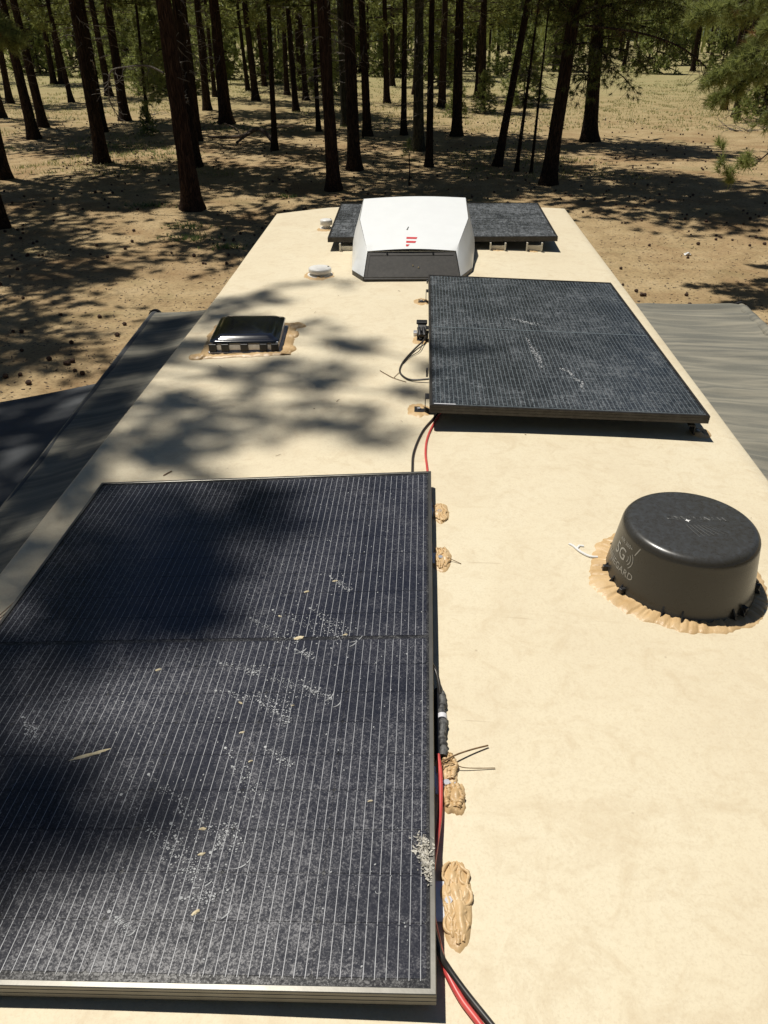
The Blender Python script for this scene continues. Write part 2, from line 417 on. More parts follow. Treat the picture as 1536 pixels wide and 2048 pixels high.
roller((2.07, .28, H-.13), (2.03, 4.81, H-.078), .034, tr, 'r')
tl = empty('slide_topper', (-1.34, 2.5, H-.06), 'narrow dark grey fabric awning with shade and light spots along the left roof edge', 'awning')
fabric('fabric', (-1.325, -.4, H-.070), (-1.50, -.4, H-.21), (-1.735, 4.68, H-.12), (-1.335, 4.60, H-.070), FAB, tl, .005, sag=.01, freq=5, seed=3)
roller((-1.480, -.42, H-.240), (-1.715, 4.69, H-.148), .034, tl, 'l')
ta = empty('patio_awning', (-1.34, 2.2, H-.4), 'wide blackish awning sloping away lower down, left of the narrow roof edge awning', 'awning')
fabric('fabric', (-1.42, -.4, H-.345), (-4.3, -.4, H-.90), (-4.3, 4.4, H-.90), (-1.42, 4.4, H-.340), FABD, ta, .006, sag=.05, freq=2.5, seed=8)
mb = MB(); mb.tube([(-4.32, -.42, H-.94), (-4.32, 4.43, H-.94)], .04, 16); build('roller_tube', mb, BLACKP, ta)
for yy in (-.3, 4.36):
    mb = MB(); mb.tube([(-1.34, yy, H-1.3), (-4.3, yy, H-.95)], .016, 8); build('arm', mb, ALU, ta)

# ---------------------------------------------------------------- sealant blobs
def blob(name, cx, cy, rx, ry, h, seed, parent, mat=SEAL, rot=0, rid=3.0, seg=56, rings=12, edge=.22, base=None):
    mb = MB(); rows = []
    for i in range(rings+1):
        t = i/rings; row = []
        for k in range(seg):
            a = 2*pi*k/seg
            e = 1 + edge*noise.noise(Vector((cos(a)*1.7+seed, sin(a)*1.7, seed*.7))) + edge*.5*noise.noise(Vector((cos(a)*5+seed, sin(a)*5, 2)))
            x = cos(a)*rx*t*e; y = sin(a)*ry*t*e
            X = cx + x*cos(rot) - y*sin(rot); Y = cy + x*sin(rot) + y*cos(rot)
            prof = (1-t**3)**.6 if t < 1 else 0
            rg = .7 + .6*abs(noise.noise(Vector((X*rid*14+seed, Y*rid*9, seed))))*1.6
            z = (base if base is not None else rz(X)) - .002 + h*prof*rg
            row.append((X, Y, z))
        rows.append(row)
    mb.grid(rows, cu=True); mb.fan(rows[0])
    return build(name, mb, mat, parent, smooth=True)
def beads(parent, cx, cy, w, l, r, seed, n=5):
    """squeezed-out ropes of sealant piled over a bracket foot"""
    R = random.Random(seed); mb = MB()
    for q in range(n):
        x0 = cx + (q/(n-1)-.5)*w if n > 1 else cx; pts = []; ph = R.random()*6; am = w*.30*R.uniform(.5, 1)
        N = 46; y0 = cy - l/2*R.uniform(.75, 1); y1 = cy + l/2*R.uniform(.75, 1)
        for k in range(N):
            t = k/(N-1); x = x0 + am*sin(t*l*110+ph)*.55 + am*.5*sin(t*l*45+ph*2)
            x = x*(1-.0)+0; taper = sqrt(max(.05, 1-(2*t-1)**2))
            x = cx + (x-cx)*(.45+.55*taper)
            pts.append((x, y0+(y1-y0)*t+.003*sin(t*l*160+ph), rz(x)+.004+r*(.5+.45*R.random())*(.6+.5*taper)))
        mb.tube(pts, [r*R.uniform(.7, 1.15) for _ in pts], 8)
    for q in range(1):
        c = (cx+R.uniform(-.4, .5)*w, cy+R.uniform(-.45, .45)*l); rr = r*R.uniform(1.0, 1.5)
        pts = [(c[0]+rr*1.1*cos(a), c[1]+rr*1.1*sin(a), rz(c[0])+r*1.5) for a in [k*2*pi/10 for k in range(11)]]
        mb.tube(pts, r*.75, 7)
    o = build('sealant_bead', mb, SEAL, parent, smooth=True)
    return o
def foot(parent, x, y, mat=ALU, ang=0, h=.045, ln=.055):
    M_ = Matrix.Translation((x, y, rz(x))) @ Matrix.Rotation(ang, 4, 'Z')
    mb = MB(); mb.box(-.0, .045, -ln/2, ln/2, .002, .006, M_); mb.box(-.004, -.0005, -ln/2, ln/2, .002, h, M_); mb.box(-.03, -.0045, -ln/2, ln/2, h-.003, h, M_)
    o = build('mounting_foot', mb, mat, parent)
    mb = MB(); mb.tube([M_ @ Vector((.025, 0, .006)), M_ @ Vector((.025, 0, .012))], .008, 6); build('bolt', mb, ALU, o)
    return o

# ---------------------------------------------------------------- solar panels
def solar(label, quad, zs, frame_m, cell_m, back_m, bus_m, cols=6, half=9, bars=10, lines=True, white_mid=False, bus_w=.0012):
    """quad: TL, TR, BR, BL (world x,y of the upper frame edge); zs: height of the same above the roof crown"""
    TL, TR, BR, BL = [Vector((p[0], p[1], H+z)) for p, z in zip(quad, zs)]
    c = (TL+TR+BR+BL)/4; c.z = H
    t = empty('solar_panel', c, label, 'solar panel', 'dark rooftop solar panels')
    W = ((TR-TL).length+(BR-BL).length)/2; L = ((TL-BL).length+(TR-BR).length)/2
    nrm = (TR-TL).cross(TL-BL).normalized()
    if nrm.z < 0: nrm = -nrm
    def P(x, y, w_=0):       # metres from the near-left corner
        u = x/W; v = y/L
        return BL*(1-u)*(1-v)+BR*u*(1-v)+TR*u*v+TL*(1-u)*v + nrm*w_
    prof = [(.0006, -.0006), (0, -.0016), (0, -.0085), (.0010, -.0092), (.0010, -.0105), (0, -.0110), (0, -.0215), (.0010, -.0222), (.0010, -.0235), (0, -.0240), (0, -.035), (.026, -.035), (.026, -.033), (.009, -.032), (.010, -.002), (.0105, 0), (.0095, .0004), (.0014, .0004)]
    rows = [[P(d, d, z), P(W-d, d, z), P(W-d, L-d, z), P(d, L-d, z)] for d, z in prof]
    mb = MB(); mb.grid(rows, cu=True, cv=True); build('frame', mb, frame_m, t, recalc=True)
    mb = MB(); m = .0108; mb.quad(P(m, m, -.0028), P(W-m, m, -.0028), P(W-m, L-m, -.0028), P(m, L-m, -.0028))
    mb.quad(P(m, L-m, -.007), P(W-m, L-m, -.007), P(W-m, m, -.007), P(m, m, -.007)); build('glass_sheet', mb, back_m, t)
    mx = .017; my = .026; gap = .012; g = .0010
    cw = (W-2*mx-(cols-1)*g)/cols; ch = (L-2*my-gap-(2*half-2)*g)/(2*half)
    for j in range(2*half):
        y0 = my + j*(ch+g) + (gap-g if j >= half else 0)
        for i in range(cols):
            x0 = mx + i*(cw+g); mb = MB(); zt = -.0018; zb = -.0027; k = .004
            ring = [(x0+k, y0), (x0+cw-k, y0), (x0+cw, y0+k), (x0+cw, y0+ch-k), (x0+cw-k, y0+ch), (x0+k, y0+ch), (x0, y0+ch-k), (x0, y0+k)]
            mb.grid([[P(a, b, zb) for a, b in ring], [P(a, b, zt) for a, b in ring]], cu=True); mb.fan([P(a, b, zt) for a, b in ring])
            build('solar_cell', mb, cell_m, t)
    if lines:
        mb = MB()
        for hh in range(2):
            ya = my + hh*(half*(ch+g)+gap-g) - (.004 if hh == 0 else -.001); yb = ya + half*(ch+g) - g + .003
            for i in range(cols):
                for b in range(bars):
                    x = mx + i*(cw+g) + cw*(b+.5)/bars
                    N = half
                    for q in range(N):      # ribbon is a little wider at each cell joint
                        y1 = ya+(yb-ya)*q/N; y2 = ya+(yb-ya)*(q+1)/N - .0025
                        mb.quad(P(x-bus_w/2, y1, -.0013), P(x+bus_w/2, y1, -.0013), P(x+bus_w/2, y2, -.0013), P(x-bus_w/2, y2, -.0013))
        o = build('busbar', mb, bus_m, t); o['kind'] = 'stuff'
    if white_mid:
        ym = L/2; mb = MB(); mb.quad(P(mx, ym-.0035, -.0010), P(W-mx, ym-.0035, -.0010), P(W-mx, ym+.0035, -.0010), P(mx, ym+.0035, -.0010))
        build('busbar_strip', mb, BUSD, t); mb = MB()
        mb.quad(P(mx, my-.010, -.0012), P(W-mx, my-.010, -.0012), P(W-mx, my-.007, -.0012), P(mx, my-.007, -.0012))
        build('busbar_strip', mb, bus_m, t)
        mb = MB(); mb.quad(P(mx, my-.0095, -.0008), P(mx+.09, my-.0095, -.0008), P(mx+.09, my-.003, -.0008), P(mx, my-.003, -.0008)); build('sticker', mb, WTAPE, t)
    # rails under the frame that carry the feet
    for v in (.17, .83):
        mb = MB(); a = [P(.03, L*v-.02, -.036), P(W-.03, L*v-.02, -.036), P(W-.03, L*v+.02, -.036), P(.03, L*v+.02, -.036)]
        b = [q-nrm*.012 for q in a]; mb.grid([a, b], cu=True); mb.fan(b, flip=True); mb.fan(a); build('support_rail', mb, BLACKP, t)
    return t, P, W, L
near, Pn, Wn, Ln = solar('nearest large dusty solar panel at lower left with thin silver lines and pale splatters',
    [(-1.147, 2.305), (.0548, 2.388), (.0578, .619), (-1.166, .599)], (.03, .065, .065, .03), FRAME1, CELL1, BACK1, BUS)
mid, Pm, Wm, Lm = solar('middle solar panel with swirling dust streaks and a pale line across its centre',
    [(.045, 4.809), (1.189, 4.794), (1.207, 2.874), (.05, 2.86)], (.11, .08, .08, .11), FRAME2, CELL2, BACK2, BUSD, white_mid=True, bus_w=.0019)
farp, Pf, Wf, Lf = solar('farthest solar panel lying crosswise behind the white air conditioner',
    [(-.743, 7.143), (1.037, 7.276), (1.028, 5.969), (-.715, 5.851)], (.09, .09, .09, .09), FRAME2, CELL3, BACK2, BUSD, cols=10, half=3, bars=10, lines=False)

def zn(x, y):        # height of the near panel surface at world x,y
    u = (x+1.15)/1.2; return H + .03 + .035*u - .0008
# wear on the near panel: dried splashes and mud
segs = [(-0.392, 1.604, -0.178, 1.491), (-0.449, 1.569, -0.308, 1.465), (-0.288, 1.613, -0.166, 1.511), (-0.401, 1.36, -0.222, 1.3), (-0.481, 1.296, -0.282, 1.249), (-0.363, 1.261, -0.281, 1.202), (-0.261, 1.315, -0.187, 1.269), (-0.417, 1.122, -0.318, 0.995), (-0.326, 1.127, -0.261, 1.075), (-0.571, 1.046, -0.338, 0.867), (-0.614, 0.993, -0.354, 0.765), (-0.486, 0.927, -0.397, 0.822), (-0.549, 0.741, -0.501, 0.711), (-0.388, 0.865, -0.353, 0.933), (-0.422, 0.771, -0.356, 0.775), (-0.305, 1.446, -0.262, 1.421), (-0.491, 1.391, -0.382, 1.361), (-0.929, 1.201, -0.86, 1.129), (-0.247, 1.76, -0.182, 1.692)]
mb = MB(); R = random.Random(4)
def disc(mb, x, y, z, r, n=6, asp=1, rot=0):
    pts = []
    for k in range(n):
        a = 2*pi*k/n; dx = r*cos(a)*asp; dy = r*sin(a)
        pts.append((x+dx*cos(rot)-dy*sin(rot), y+dx*sin(rot)+dy*cos(rot), z))
    mb.fan(pts)
for s in segs:
    L_ = sqrt((s[2]-s[0])**2+(s[3]-s[1])**2); a = atan2(s[3]-s[1], s[2]-s[0]); wid = min(.035, L_*.22)
    for q in range(int(40+L_*620)):
        t = R.random()**.65; lat = R.gauss(0, .42)*wid*(.25+t*1.0)
        x = s[0]+(s[2]-s[0])*t - sin(a)*lat; y = s[1]+(s[3]-s[1])*t + cos(a)*lat
        disc(mb, x, y, zn(x, y)+.0001*R.random(), R.choice((.0006, .0008, .0008, .001, .0012, .0019))*R.uniform(.7, 1.1), 6, R.uniform(.8, 1.5), R.random()*3)
    for q in range(46 if R.random() < .6 else 0):    # pale crescent where each run of water stopped
        t = q/45; b = a - .9 + 1.5*t
        x = s[2]+wid*1.0*cos(b); y = s[3]+wid*1.0*sin(b)
        if noise.noise(Vector((x*60, y*60, 2))) > -.1: disc(mb, x, y, zn(x, y), .0011*sin(pi*t)+.0003, 5, 1.6, b+1.57)
    disc(mb, s[0], s[1], zn(s[0], s[1])+.0002, .0035, 8)
for q in range(750):
    x = R.uniform(-1.11, .03); y = R.uniform(.63, 2.25); disc(mb, x, y, zn(x, y), R.choice((.0006, .0008, .001, .0016)), 5, R.uniform(1, 2), R.random()*3)
for q in range(26):        # little curled stain marks
    x = R.uniform(-1.05, .0); y = R.uniform(.65, 2.1); a0 = R.random()*6; r_ = R.uniform(.003, .008)
    for k in range(14):
        a = a0+k*.26; disc(mb, x+r_*cos(a), y+r_*.7*sin(a), zn(x, y), .0007, 5)
o = build('dried_splash', mb, DROP, near); o['kind'] = 'stuff'
blobs = [(-0.302, 1.491, 16, -0.5), (-0.179, 1.505, 8, -0.5), (-0.417, 0.917, 9, 0), (-0.405, 0.861, 9, 0.3), (-0.386, 0.745, 10, 0.7), (-0.282, 1.252, 5, 0), (-0.411, 1.258, 7, 0), (-0.352, 1.087, 6, 0.6), (-0.389, 1.167, 7, 0.3), (-0.367, 1.577, 7, 0), (-0.647, 1.365, 9, -0.5), (-0.308, 1.686, 9, -0.5), (-0.078, 0.992, 6, 0.3), (-0.721, 1.096, 50, -0.47), (-0.23, 1.737, 9, 0)]
for i, (x, y, s, a) in enumerate(blobs):
    ln = s/1150; wd = ln*.42 if s < 30 else ln*.105
    rot = .38 if a < 0 else (a if a else R.uniform(-.5, .6))
    mb = MB(); rows = []
    for k in range(5):
        t = k/4; row = []
        for j in range(22):
            b = 2*pi*j/22; e = 1+.5*noise.noise(Vector((cos(b)*2+i, sin(b)*2, i)))
            dx = ln*cos(b)*t*e; dy = wd*sin(b)*t*e*(1+.5*noise.noise(Vector((dx*90, i, 3))))
            X = x+dx*cos(rot)-dy*sin(rot); Y = y+dx*sin(rot)+dy*cos(rot)
            row.append((X, Y, zn(X, Y)+.0022*(1-t*t)*(1+noise.noise(Vector((X*400, Y*400, 1))))))
        rows.append(row)
    mb.grid(rows, cu=True); build('dried_mud', mb, MUD, near, smooth=True)
mb = MB()       # crumbly white splat on the right edge of the frame
for q in range(420):
    t = R.random(); x = .031+R.gauss(0, .010)*(1-.5*t)+.014*t; y = .905-.075*t+R.gauss(0, .010)
    if x > .054: x = .054
    s = R.uniform(.0008, .003); z = zn(x, y)+.0015+.004*R.random()*(1-t)
    d1 = Vector((R.gauss(0, 1), R.gauss(0, 1), R.gauss(0, .5))).normalized()*s*1.8; d2 = Vector((R.gauss(0, 1), R.gauss(0, 1), R.gauss(0, .5))).normalized()*s
    p = Vector((x, y, z)); mb.quad(p-d1, p+d2, p+d1, p-d2)
o = build('white_splat', mb, SPLAT, near); o['kind'] = 'stuff'
# streaks on the middle panel
mb = MB()
for pts, wv in (([(.560, 3.60), (.566, 3.50), (.575, 3.42), (.571, 3.318)], .010), ([(.538, 3.99), (.58, 3.96), (.64, 3.93)], .011), ([(.545, 3.72), (.553, 3.61), (.549, 3.50)], .006), ([(.47, 4.02), (.53, 4.0)], .006), ([(.70, 3.22), (.735, 3.17), (.72, 3.12)], .005), ([(.655, 3.33), (.69, 3.30), (.70, 3.25)], .005)):
    for (a, b), (c, d) in zip(pts, pts[1:]):
        for q in range(26 if wv < .009 else 46):
            t = R.random(); x = a+(c-a)*t+R.gauss(0, wv*.8); y = b+(d-b)*t+R.gauss(0, wv*1.0); u = (x-.045)/1.15
            disc(mb, x, y, H+.11-.03*u-.0006, R.uniform(.0008, .0027), 6, 1.8, R.uniform(1, 2))
o = build('dust_streak', mb, DROP, mid); o['kind'] = 'stuff'

# feet and sealant round the panels
for y, s in ((2.205, 1), (1.935, 2)):
    foot(near, .060, y, h=.029); blob('sealant', .088, y, .034, .068, .012, s, near, edge=.15); beads(near, .089, y, .034, .112, .0042, 20+s, 4)
foot(near, .062, 1.085, h=.029); blob('sealant', .094, 1.125, .022, .048, .014, 6, near, edge=.3); blob('sealant', .103, 1.050, .030, .040, .016, 16, near, edge=.35); beads(near, .094, 1.130, .020, .07, .0062, 31, 3); beads(near, .103, 1.052, .034, .06, .0066, 33, 3)
foot(near, .060, .815, h=.029, ln=.08); blob('sealant', .100, .815, .034, .095, .014, 8, near, edge=.12); beads(near, .100, .817, .044, .168, .0040, 41, 7)
for y, s in ((4.60, 11), (3.93, 12), (3.04, 13)):
    foot(mid, .030, y, h=.07, ang=pi, mat=BLACKP); blob('sealant', .005, y, .05 if s != 13 else .055, .075, .008, s, mid)
for y, s in ((2.93, 14), (4.55, 15)):
    foot(mid, 1.17, y, h=.045, mat=BLACKP); blob('sealant', 1.205, y, .045, .05, .012, s, mid)
for yy in (4.74, 4.70, 3.27, 3.22):
    mb = MB(); mb.tube([(.042, yy, H+.095), (.034, yy, H+.095)], .012, 8); build('clamp', mb, BLACKP, mid)
for x in (.575, .853, -.565):   # channel brackets along the near side of the far panel
    y = Pf((x+.715), 0).y - .004
    mb = MB(); mb.box(x-.055, x+.055, y-.008, y-.003, rz(x)+.001, H+.030); mb.box(x-.062, x-.050, y-.030, y-.0085, rz(x)+.001, H+.052); mb.box(x+.050, x+.062, y-.030, y-.0085, rz(x)+.001, H+.052)
    bevel(build('mounting_bracket', mb, OFFW, farp), .002)
    if x > .5: blob('sealant', x-.01, y-.02, .075 if x < .8 else .045, .03, .006, 60+x, farp)

# ---------------------------------------------------------------- cables
def spline(pts, n=10):
    P_ = [Vector(p) for p in pts]; out = []
    for i in range(len(P_)-1):
        p0 = P_[max(i-1, 0)]; p1 = P_[i]; p2 = P_[i+1]; p3 = P_[min(i+2, len(P_)-1)]
        for k in range(n):
            t = k/n; out.append(.5*((2*p1)+(p2-p0)*t+(2*p0-5*p1+4*p2-p3)*t*t+(3*p1-p0-3*p2+p3)*t**3))
    out.append(P_[-1]); return out
def cable(label, pts, r, mat, cat='cable', name='cable'):
    pts = [(x, y, H+z) for x, y, z in pts]
    mb = MB(); mb.tube(spline(pts), r, 10); o0 = pts[0]
    return tag(build(name, mb, mat, smooth=True, origin=o0), label, cat)
cable('black cable running between the middle and nearest solar panels, left of the red one', [(.10, 3.02, .012), (.07, 2.95, .006), (.023, 2.824, .004), (-.010, 2.647, .004), (-.014, 2.498, .004), (-.010, 2.2, .004)], .0052, BLK)
cable('red cable running between the middle and nearest solar panels beside the black one', [(.11, 3.02, .012), (.078, 2.93, .006), (.045, 2.78, .004), (.036, 2.64, .004), (.044, 2.48, .004), (.05, 2.2, .004)], .0048, RED)
cable('thin black cable looping out from the small box beside the middle panel', [(.035, 3.93, .035), (.022, 3.87, .02), (-.023, 3.77, .01), (-.076, 3.61, .005), (-.094, 3.49, .004), (-.075, 3.41, .005), (-.03, 3.36, .008), (.06, 3.35, .02)], .0046, BLK)
cable('thinner wire following the loop from the box by the middle panel', [(.035, 3.92, .03), (.015, 3.82, .02), (.0, 3.74, .010), (-.05, 3.66, .005), (-.078, 3.58, .004)], .0022, BLK, 'wire', 'wire')
cable('black cable leaving the bottom right corner of the nearest panel above the red one', [(.050, .76, .035), (.066, .708, .026), (.082, .686, .016), (.112, .650, .010), (.156, .600, .007), (.25, .49, .006), (.34, .36, .006)], .0060, BLK)
cable('red cable leaving the bottom right corner of the nearest panel under the black one', [(.046, .80, .03), (.060, .74, .024), (.074, .695, .010), (.102, .643, .007), (.138, .598, .0065), (.22, .49, .006), (.30, .36, .006)], .0064, RED)
cable('red cable running along the right edge of the nearest panel below the connectors', [(.068, 1.15, .022), (.073, 1.09, .022), (.071, 1.0, .018), (.063, .93, .03), (.054, .86, .04), (.050, .8, .03)], .0050, RED)
cable('black cable curving from under the nearest panel into the taped connectors', [(.050, 1.43, .04), (.062, 1.40, .045), (.071, 1.37, .035), (.076, 1.34, .02)], .0045, BLK)
# taped connector bundle
cb = empty('cable_connector', (.078, 1.25, H), 'black and grey taped cable connectors with a white band beside the nearest panel', 'connector')
mb = MB(); pts = []; N = 60
for k in range(N):
    t = k/(N-1); pts.append((.080+.0018*sin(t*17), 1.155+.20*t, H+.013+.002*sin(t*31)))
mb.tube(pts, [(.0088+.0026*noise.noise(Vector((k*.45, 1, 2)))+.0014*(k % 9 < 4)) for k in range(N)], 12); build('tape_wrap', mb, TAPE, cb, smooth=False)
mb = MB(); mb.tube([(.068, 1.15, H+.012), (.069, 1.36, H+.012)], .0085, 12); build('plug', mb, BLACKP, cb, smooth=True)
mb = MB(); mb.tube([(.0795, 1.262, H+.013), (.0795, 1.276, H+.013)], .0125, 14); build('white_band', mb, WTAPE, cb, smooth=True)
# small junction box left of the middle panel
jb = empty('junction_box', (.02, 3.97, H), 'small black junction box with grey base at the left edge of the middle panel', 'junction box')
mb = MB(); mb.box(-.012, .036, 3.96, 4.09, H+.001, H+.045); bevel(build('box', mb, TAPE, jb), .005)
mb = MB(); mb.box(-.02, .040, 4.045, 4.095, H+.0455, H+.058); mb.box(-.016, .0, 3.93, 3.955, H+.012, H+.034); mb.box(.008, .026, 3.93, 3.955, H+.012, H+.034); bevel(build('lid', mb, BLACKP, jb), .004)
for xx in (-.006, .018):
    mb = MB(); mb.tube([(xx, 3.975, H+.05), (xx+.004, 3.94, H+.042), (xx+.008, 3.91, H+.03)], .010, 10); build('gland', mb, BLACKP, jb, smooth=True)
mb = MB(); mb.box(-.035, -.014, 3.985, 4.03, H+.001, H+.02); bevel(build('grey_clip', mb, ALU, jb), .003)

# ---------------------------------------------------------------- roof air conditioner
ac = empty('air_conditioner', (-.06, 5.7, H), 'white wedge shaped rooftop air conditioner with dark grey front and red bars', 'air conditioner')
def lerp(a, b, t): return Vector(a)*(1-t)+Vector(b)*t
ZB = .028
LL, LR = (-.366, 5.163, .162), (.229, 5.205, .162); ML, MR = (-.452, 5.66, .262), (.327, 5.72, .266); BL_, BR_ = (-.452, 6.08, .330), (.322, 6.165, .330)
FL, FR_ = (-.384, 5.030, ZB), (.262, 5.072, ZB); WL, WR = (-.476, 5.20, ZB), (.352, 5.30, ZB); SL, SR = (-.512, 5.72, ZB), (.392, 5.84, ZB); KL, KR = (-.480, 6.40, ZB), (.350, 6.45, ZB)
LL2, LR2 = lerp(LL, ML, .28), lerp(LR, MR, .28)
def up(p): return Vector(p)+Vector((0, 0, H))
def side(tops, bots, bulge):
    rows = []
    for t in (0, .3, .62, 1):
        row = []
        for i, (p, q) in enumerate(zip(tops, bots)):
            v = lerp(q, p, t); v.x += bulge[i]*sin(pi*min(1, t*.9+.05)); row.append(up(v))
        rows.append(row)
    return rows
mb = MB()
mb.grid(side([LL, LL2, ML, BL_], [FL, WL, SL, KL], [0, -.010, -.018, -.012])); mb.grid(side([LR, LR2, MR, BR_], [FR_, WR, SR, KR], [0, .010, .018, .012]))
rows = []
for a_, b_ in ((LL, LR), (LL2, LR2), (ML, MR), (BL_, BR_)):
    rows.append([up(lerp(a_, b_, t)+Vector((0, 0, .014*sin(pi*t)))) if t in (0, 1) else up(lerp(a_, b_, t)+Vector((0, 0, .014*sin(pi*t)))) for t in [k/10 for k in range(11)]])
mb.grid(rows)
rows = []
for t in (0, .3, .62, 1): rows.append([up(lerp(lerp(KL, BL_, t), lerp(KR, BR_, t), k/10)+Vector((0, .03*sin(pi*t), .014*sin(pi*k/10)*t))) for k in range(11)])
mb.grid(rows)
mb.quad(up(LL)+Vector((0, -.0, 0)), up(LR), up(LR)+Vector((0, .01, -.014)), up(LL)+Vector((0, .01, -.014)))
shell = build('shell', mb, WHITE, ac, smooth=True, recalc=True)
bevel(shell, .024, 5, 26)
wn = shell.modifiers.new('wn', 'WEIGHTED_NORMAL'); wn.keep_sharp = False
def fr(x, t, d=0):   # point on the dark front, x in -1..1, t 0 bottom .. 1 top
    p = lerp(lerp(FL, FR_, (x+1)/2), lerp(LL, LR, (x+1)/2), t); return up(p)+Vector((0, d, -.006*t))
mb = MB(); outer = [fr(-.985, -.10), fr(.985, -.10), fr(.985, .985), fr(-.985, .985)]; inner = [fr(-.93, .02), fr(.93, .02), fr(.93, .86), fr(-.93, .86)]; inner2 = [p+Vector((0, .002, -.001)) for p in inner]
mb.grid([[p+Vector((0, .05, 0)) for p in outer], outer, inner, inner2], cu=True); mb.fan(inner2)
build('front_grille', mb, ACG, ac, recalc=True)
mb = MB(); base = [(-.388, 5.026), (.265, 5.066), (.350, 5.288), (.392, 5.84), (.37, 6.25), (.33, 6.43), (-.45, 6.41), (-.487, 6.25), (-.513, 5.72), (-.474, 5.19)]
lo = [(x, y, H-.002) for x, y in base]; hi = [(x, y, H+.027) for x, y in base]; mb.grid([lo, hi], cu=True); mb.fan(hi); build('base_pan', mb, ACG, ac)
def actop(x, y):
    for p, q, p2, q2 in ((LL, LR, LL2, LR2), (LL2, LR2, ML, MR), (ML, MR, BL_, BR_)):
        t0 = (x-p[0])/(q[0]-p[0]); ya = p[1]+(q[1]-p[1])*t0; yb = p2[1]+(q2[1]-p2[1])*t0
        if y <= yb or p2 == BL_:
            t = (y-ya)/(yb-ya); za = p[2]+(q[2]-p[2])*t0; zb = p2[2]+(q2[2]-p2[2])*t0
            return H+za+(zb-za)*t+.014*sin(pi*max(0, min(1, t0)))+.0012
for x in (-.55, .48):
    c = fr(x, .92); mb = MB(); mb.tube([c+Vector((0, .002, -.001)), c+Vector((0, -.003, .002))], .007, 10); build('screw', mb, BLACKP, ac)
for x, t in ((.02, .45), (.14, .36)):
    c = fr(x, t); mb = MB(); mb.tube([c+Vector((0, .004, 0)), c+Vector((0, -.001, .001))], .0055, 7); build('speck', mb, MUD, ac)
# three red bars of the emblem, lying on the sloping top
for x0, x1, y, sk in ((-.109, -.034, 5.345, .006), (-.109, -.041, 5.285, .007), (-.109, -.085, 5.232, .010)):
    mb = MB(); hh = .0135
    q = [(x0, y-hh), (x1-sk, y-hh), (x1, y+hh), (x0, y+hh)]
    top = [Vector((a, b, actop(a, b)+.0006)) for a, b in q]; bot = [p-Vector((0, 0, .0015)) for p in top]
    mb.grid([bot, top], cu=True); mb.fan(top); build('emblem_bar', mb, REDP, ac)
mb = MB(); q = [(-.113, 5.47), (-.104, 5.47), (-.096, 5.52), (-.101, 5.52)]; mb.fan([Vector((a, b, actop(a, b)+.0006)) for a, b in q]); build('scuff_mark', mb, ACG, ac)

# ---------------------------------------------------------------- antenna dome
DC = Vector((.824, 1.900, H-.012)); DR = .220; DT = .186; DH = .205
an = empty('antenna_dome', DC, 'round black plastic antenna dome with grey lettering at the right of the roof', 'antenna')
prof = [(DR+.004, 0), (DR+.004, .006), (DR, .010)]
for k in range(1, 9): t = k/8; prof.append((DR+(DT+.012-DR)*t, .010+(DH-.035-.010)*t))
for k in range(1, 9): a = k/8*pi/2; prof.append((DT+.012-.028*(1-cos(a)), DH-.035+.030*sin(a)))
prof += [(DT*.6, DH-.0035), (DT*.3, DH-.0025), (.0001, DH-.002)]
mb = MB(); mb.lathe(prof, 72, DC); build('dome', mb, DOME, an, smooth=True)
def rad(z): 
    return DR+(DT+.012-DR)*(z-.010)/(DH-.045)
for a in (176, 194, 206, 243, 257, 297, 306, 340, 352, 20, 60, 100, 140):
    th = radians(a); M_ = Matrix.Translation(DC) @ Matrix.Rotation(th, 4, 'Z')
    mb = MB(); q = [(rad(.012)-.004, .004), (DR+.016, .004), (DR+.013, .014), (rad(.034)-.001, .036), (rad(.046)-.006, .038)]
    A_ = [M_ @ Vector((x, -.0022, z)) for x, z in q]; B_ = [M_ @ Vector((x, .0022, z)) for x, z in q]
    mb.grid([A_, B_], cu=True); mb.fan(A_); mb.fan(B_, flip=True); build('rib', mb, BLACKP, an, recalc=True)
    if a in (176, 206, 306, 340, 100):
        mb = MB(); mb.box(DR-.006, DR+.013, .004, .016, .002, .030, M_); bevel(build('mounting_tab', mb, BLACKP, an), .002)
# sealant apron with radial wrinkles
mb = MB(); rows = []; SG = 420
for i in range(13):
    t = i/12; row = []
    for k in range(SG):
        a = 2*pi*k/SG; d = Vector((cos(a), sin(a), 0))
        e = .052+.012*noise.noise(Vector((cos(a)*3, sin(a)*3, 4)))+.009*noise.noise(Vector((cos(a)*10, sin(a)*10, 1)))-.004*abs(sin(a*13+2*noise.noise(Vector((cos(a)*3, sin(a)*3, 8)))*3))
        if 165 < math.degrees(a) < 250: e += .014*sin(radians((math.degrees(a)-165)/85*180))
        if 190 < math.degrees(a) < 225: e += .006
        r = DR-.006+(e+.006)*t
        X = DC.x+r*cos(a); Y = DC.y+r*sin(a)
        w1 = noise.noise(Vector((cos(a)*9+t*.5, sin(a)*9, 7))); w2 = noise.noise(Vector((cos(a)*26, sin(a)*26+t*.5, 3)))
        rg = .62+.75*min(1, abs(w1)*4)**.8+.22*abs(w2)*2
        h_ = .0072*(1-t**6)**.8 if t < 1 else 0
        row.append((X, Y, rz(X)-.002+h_*rg*(1.25-.5*t)))
    rows.append(row)
mb.grid(rows, cu=True); build('sealant', mb, SEAL, an, smooth=True)
mb = MB(); mb.tube(spline([(.590, 1.975, rz(.55)+.003), (.565, 1.978, rz(.55)+.003), (.540, 2.00, rz(.55)+.004), (.522, 2.033, rz(.55)+.003), (.510, 2.045, rz(.55)+.002)], 6), .0045, 6); mb.tube([(.531, 2.018, rz(.55)+.003), (.541, 2.035, rz(.55)+.003), (.556, 2.035, rz(.55)+.002)], .0045, 6)
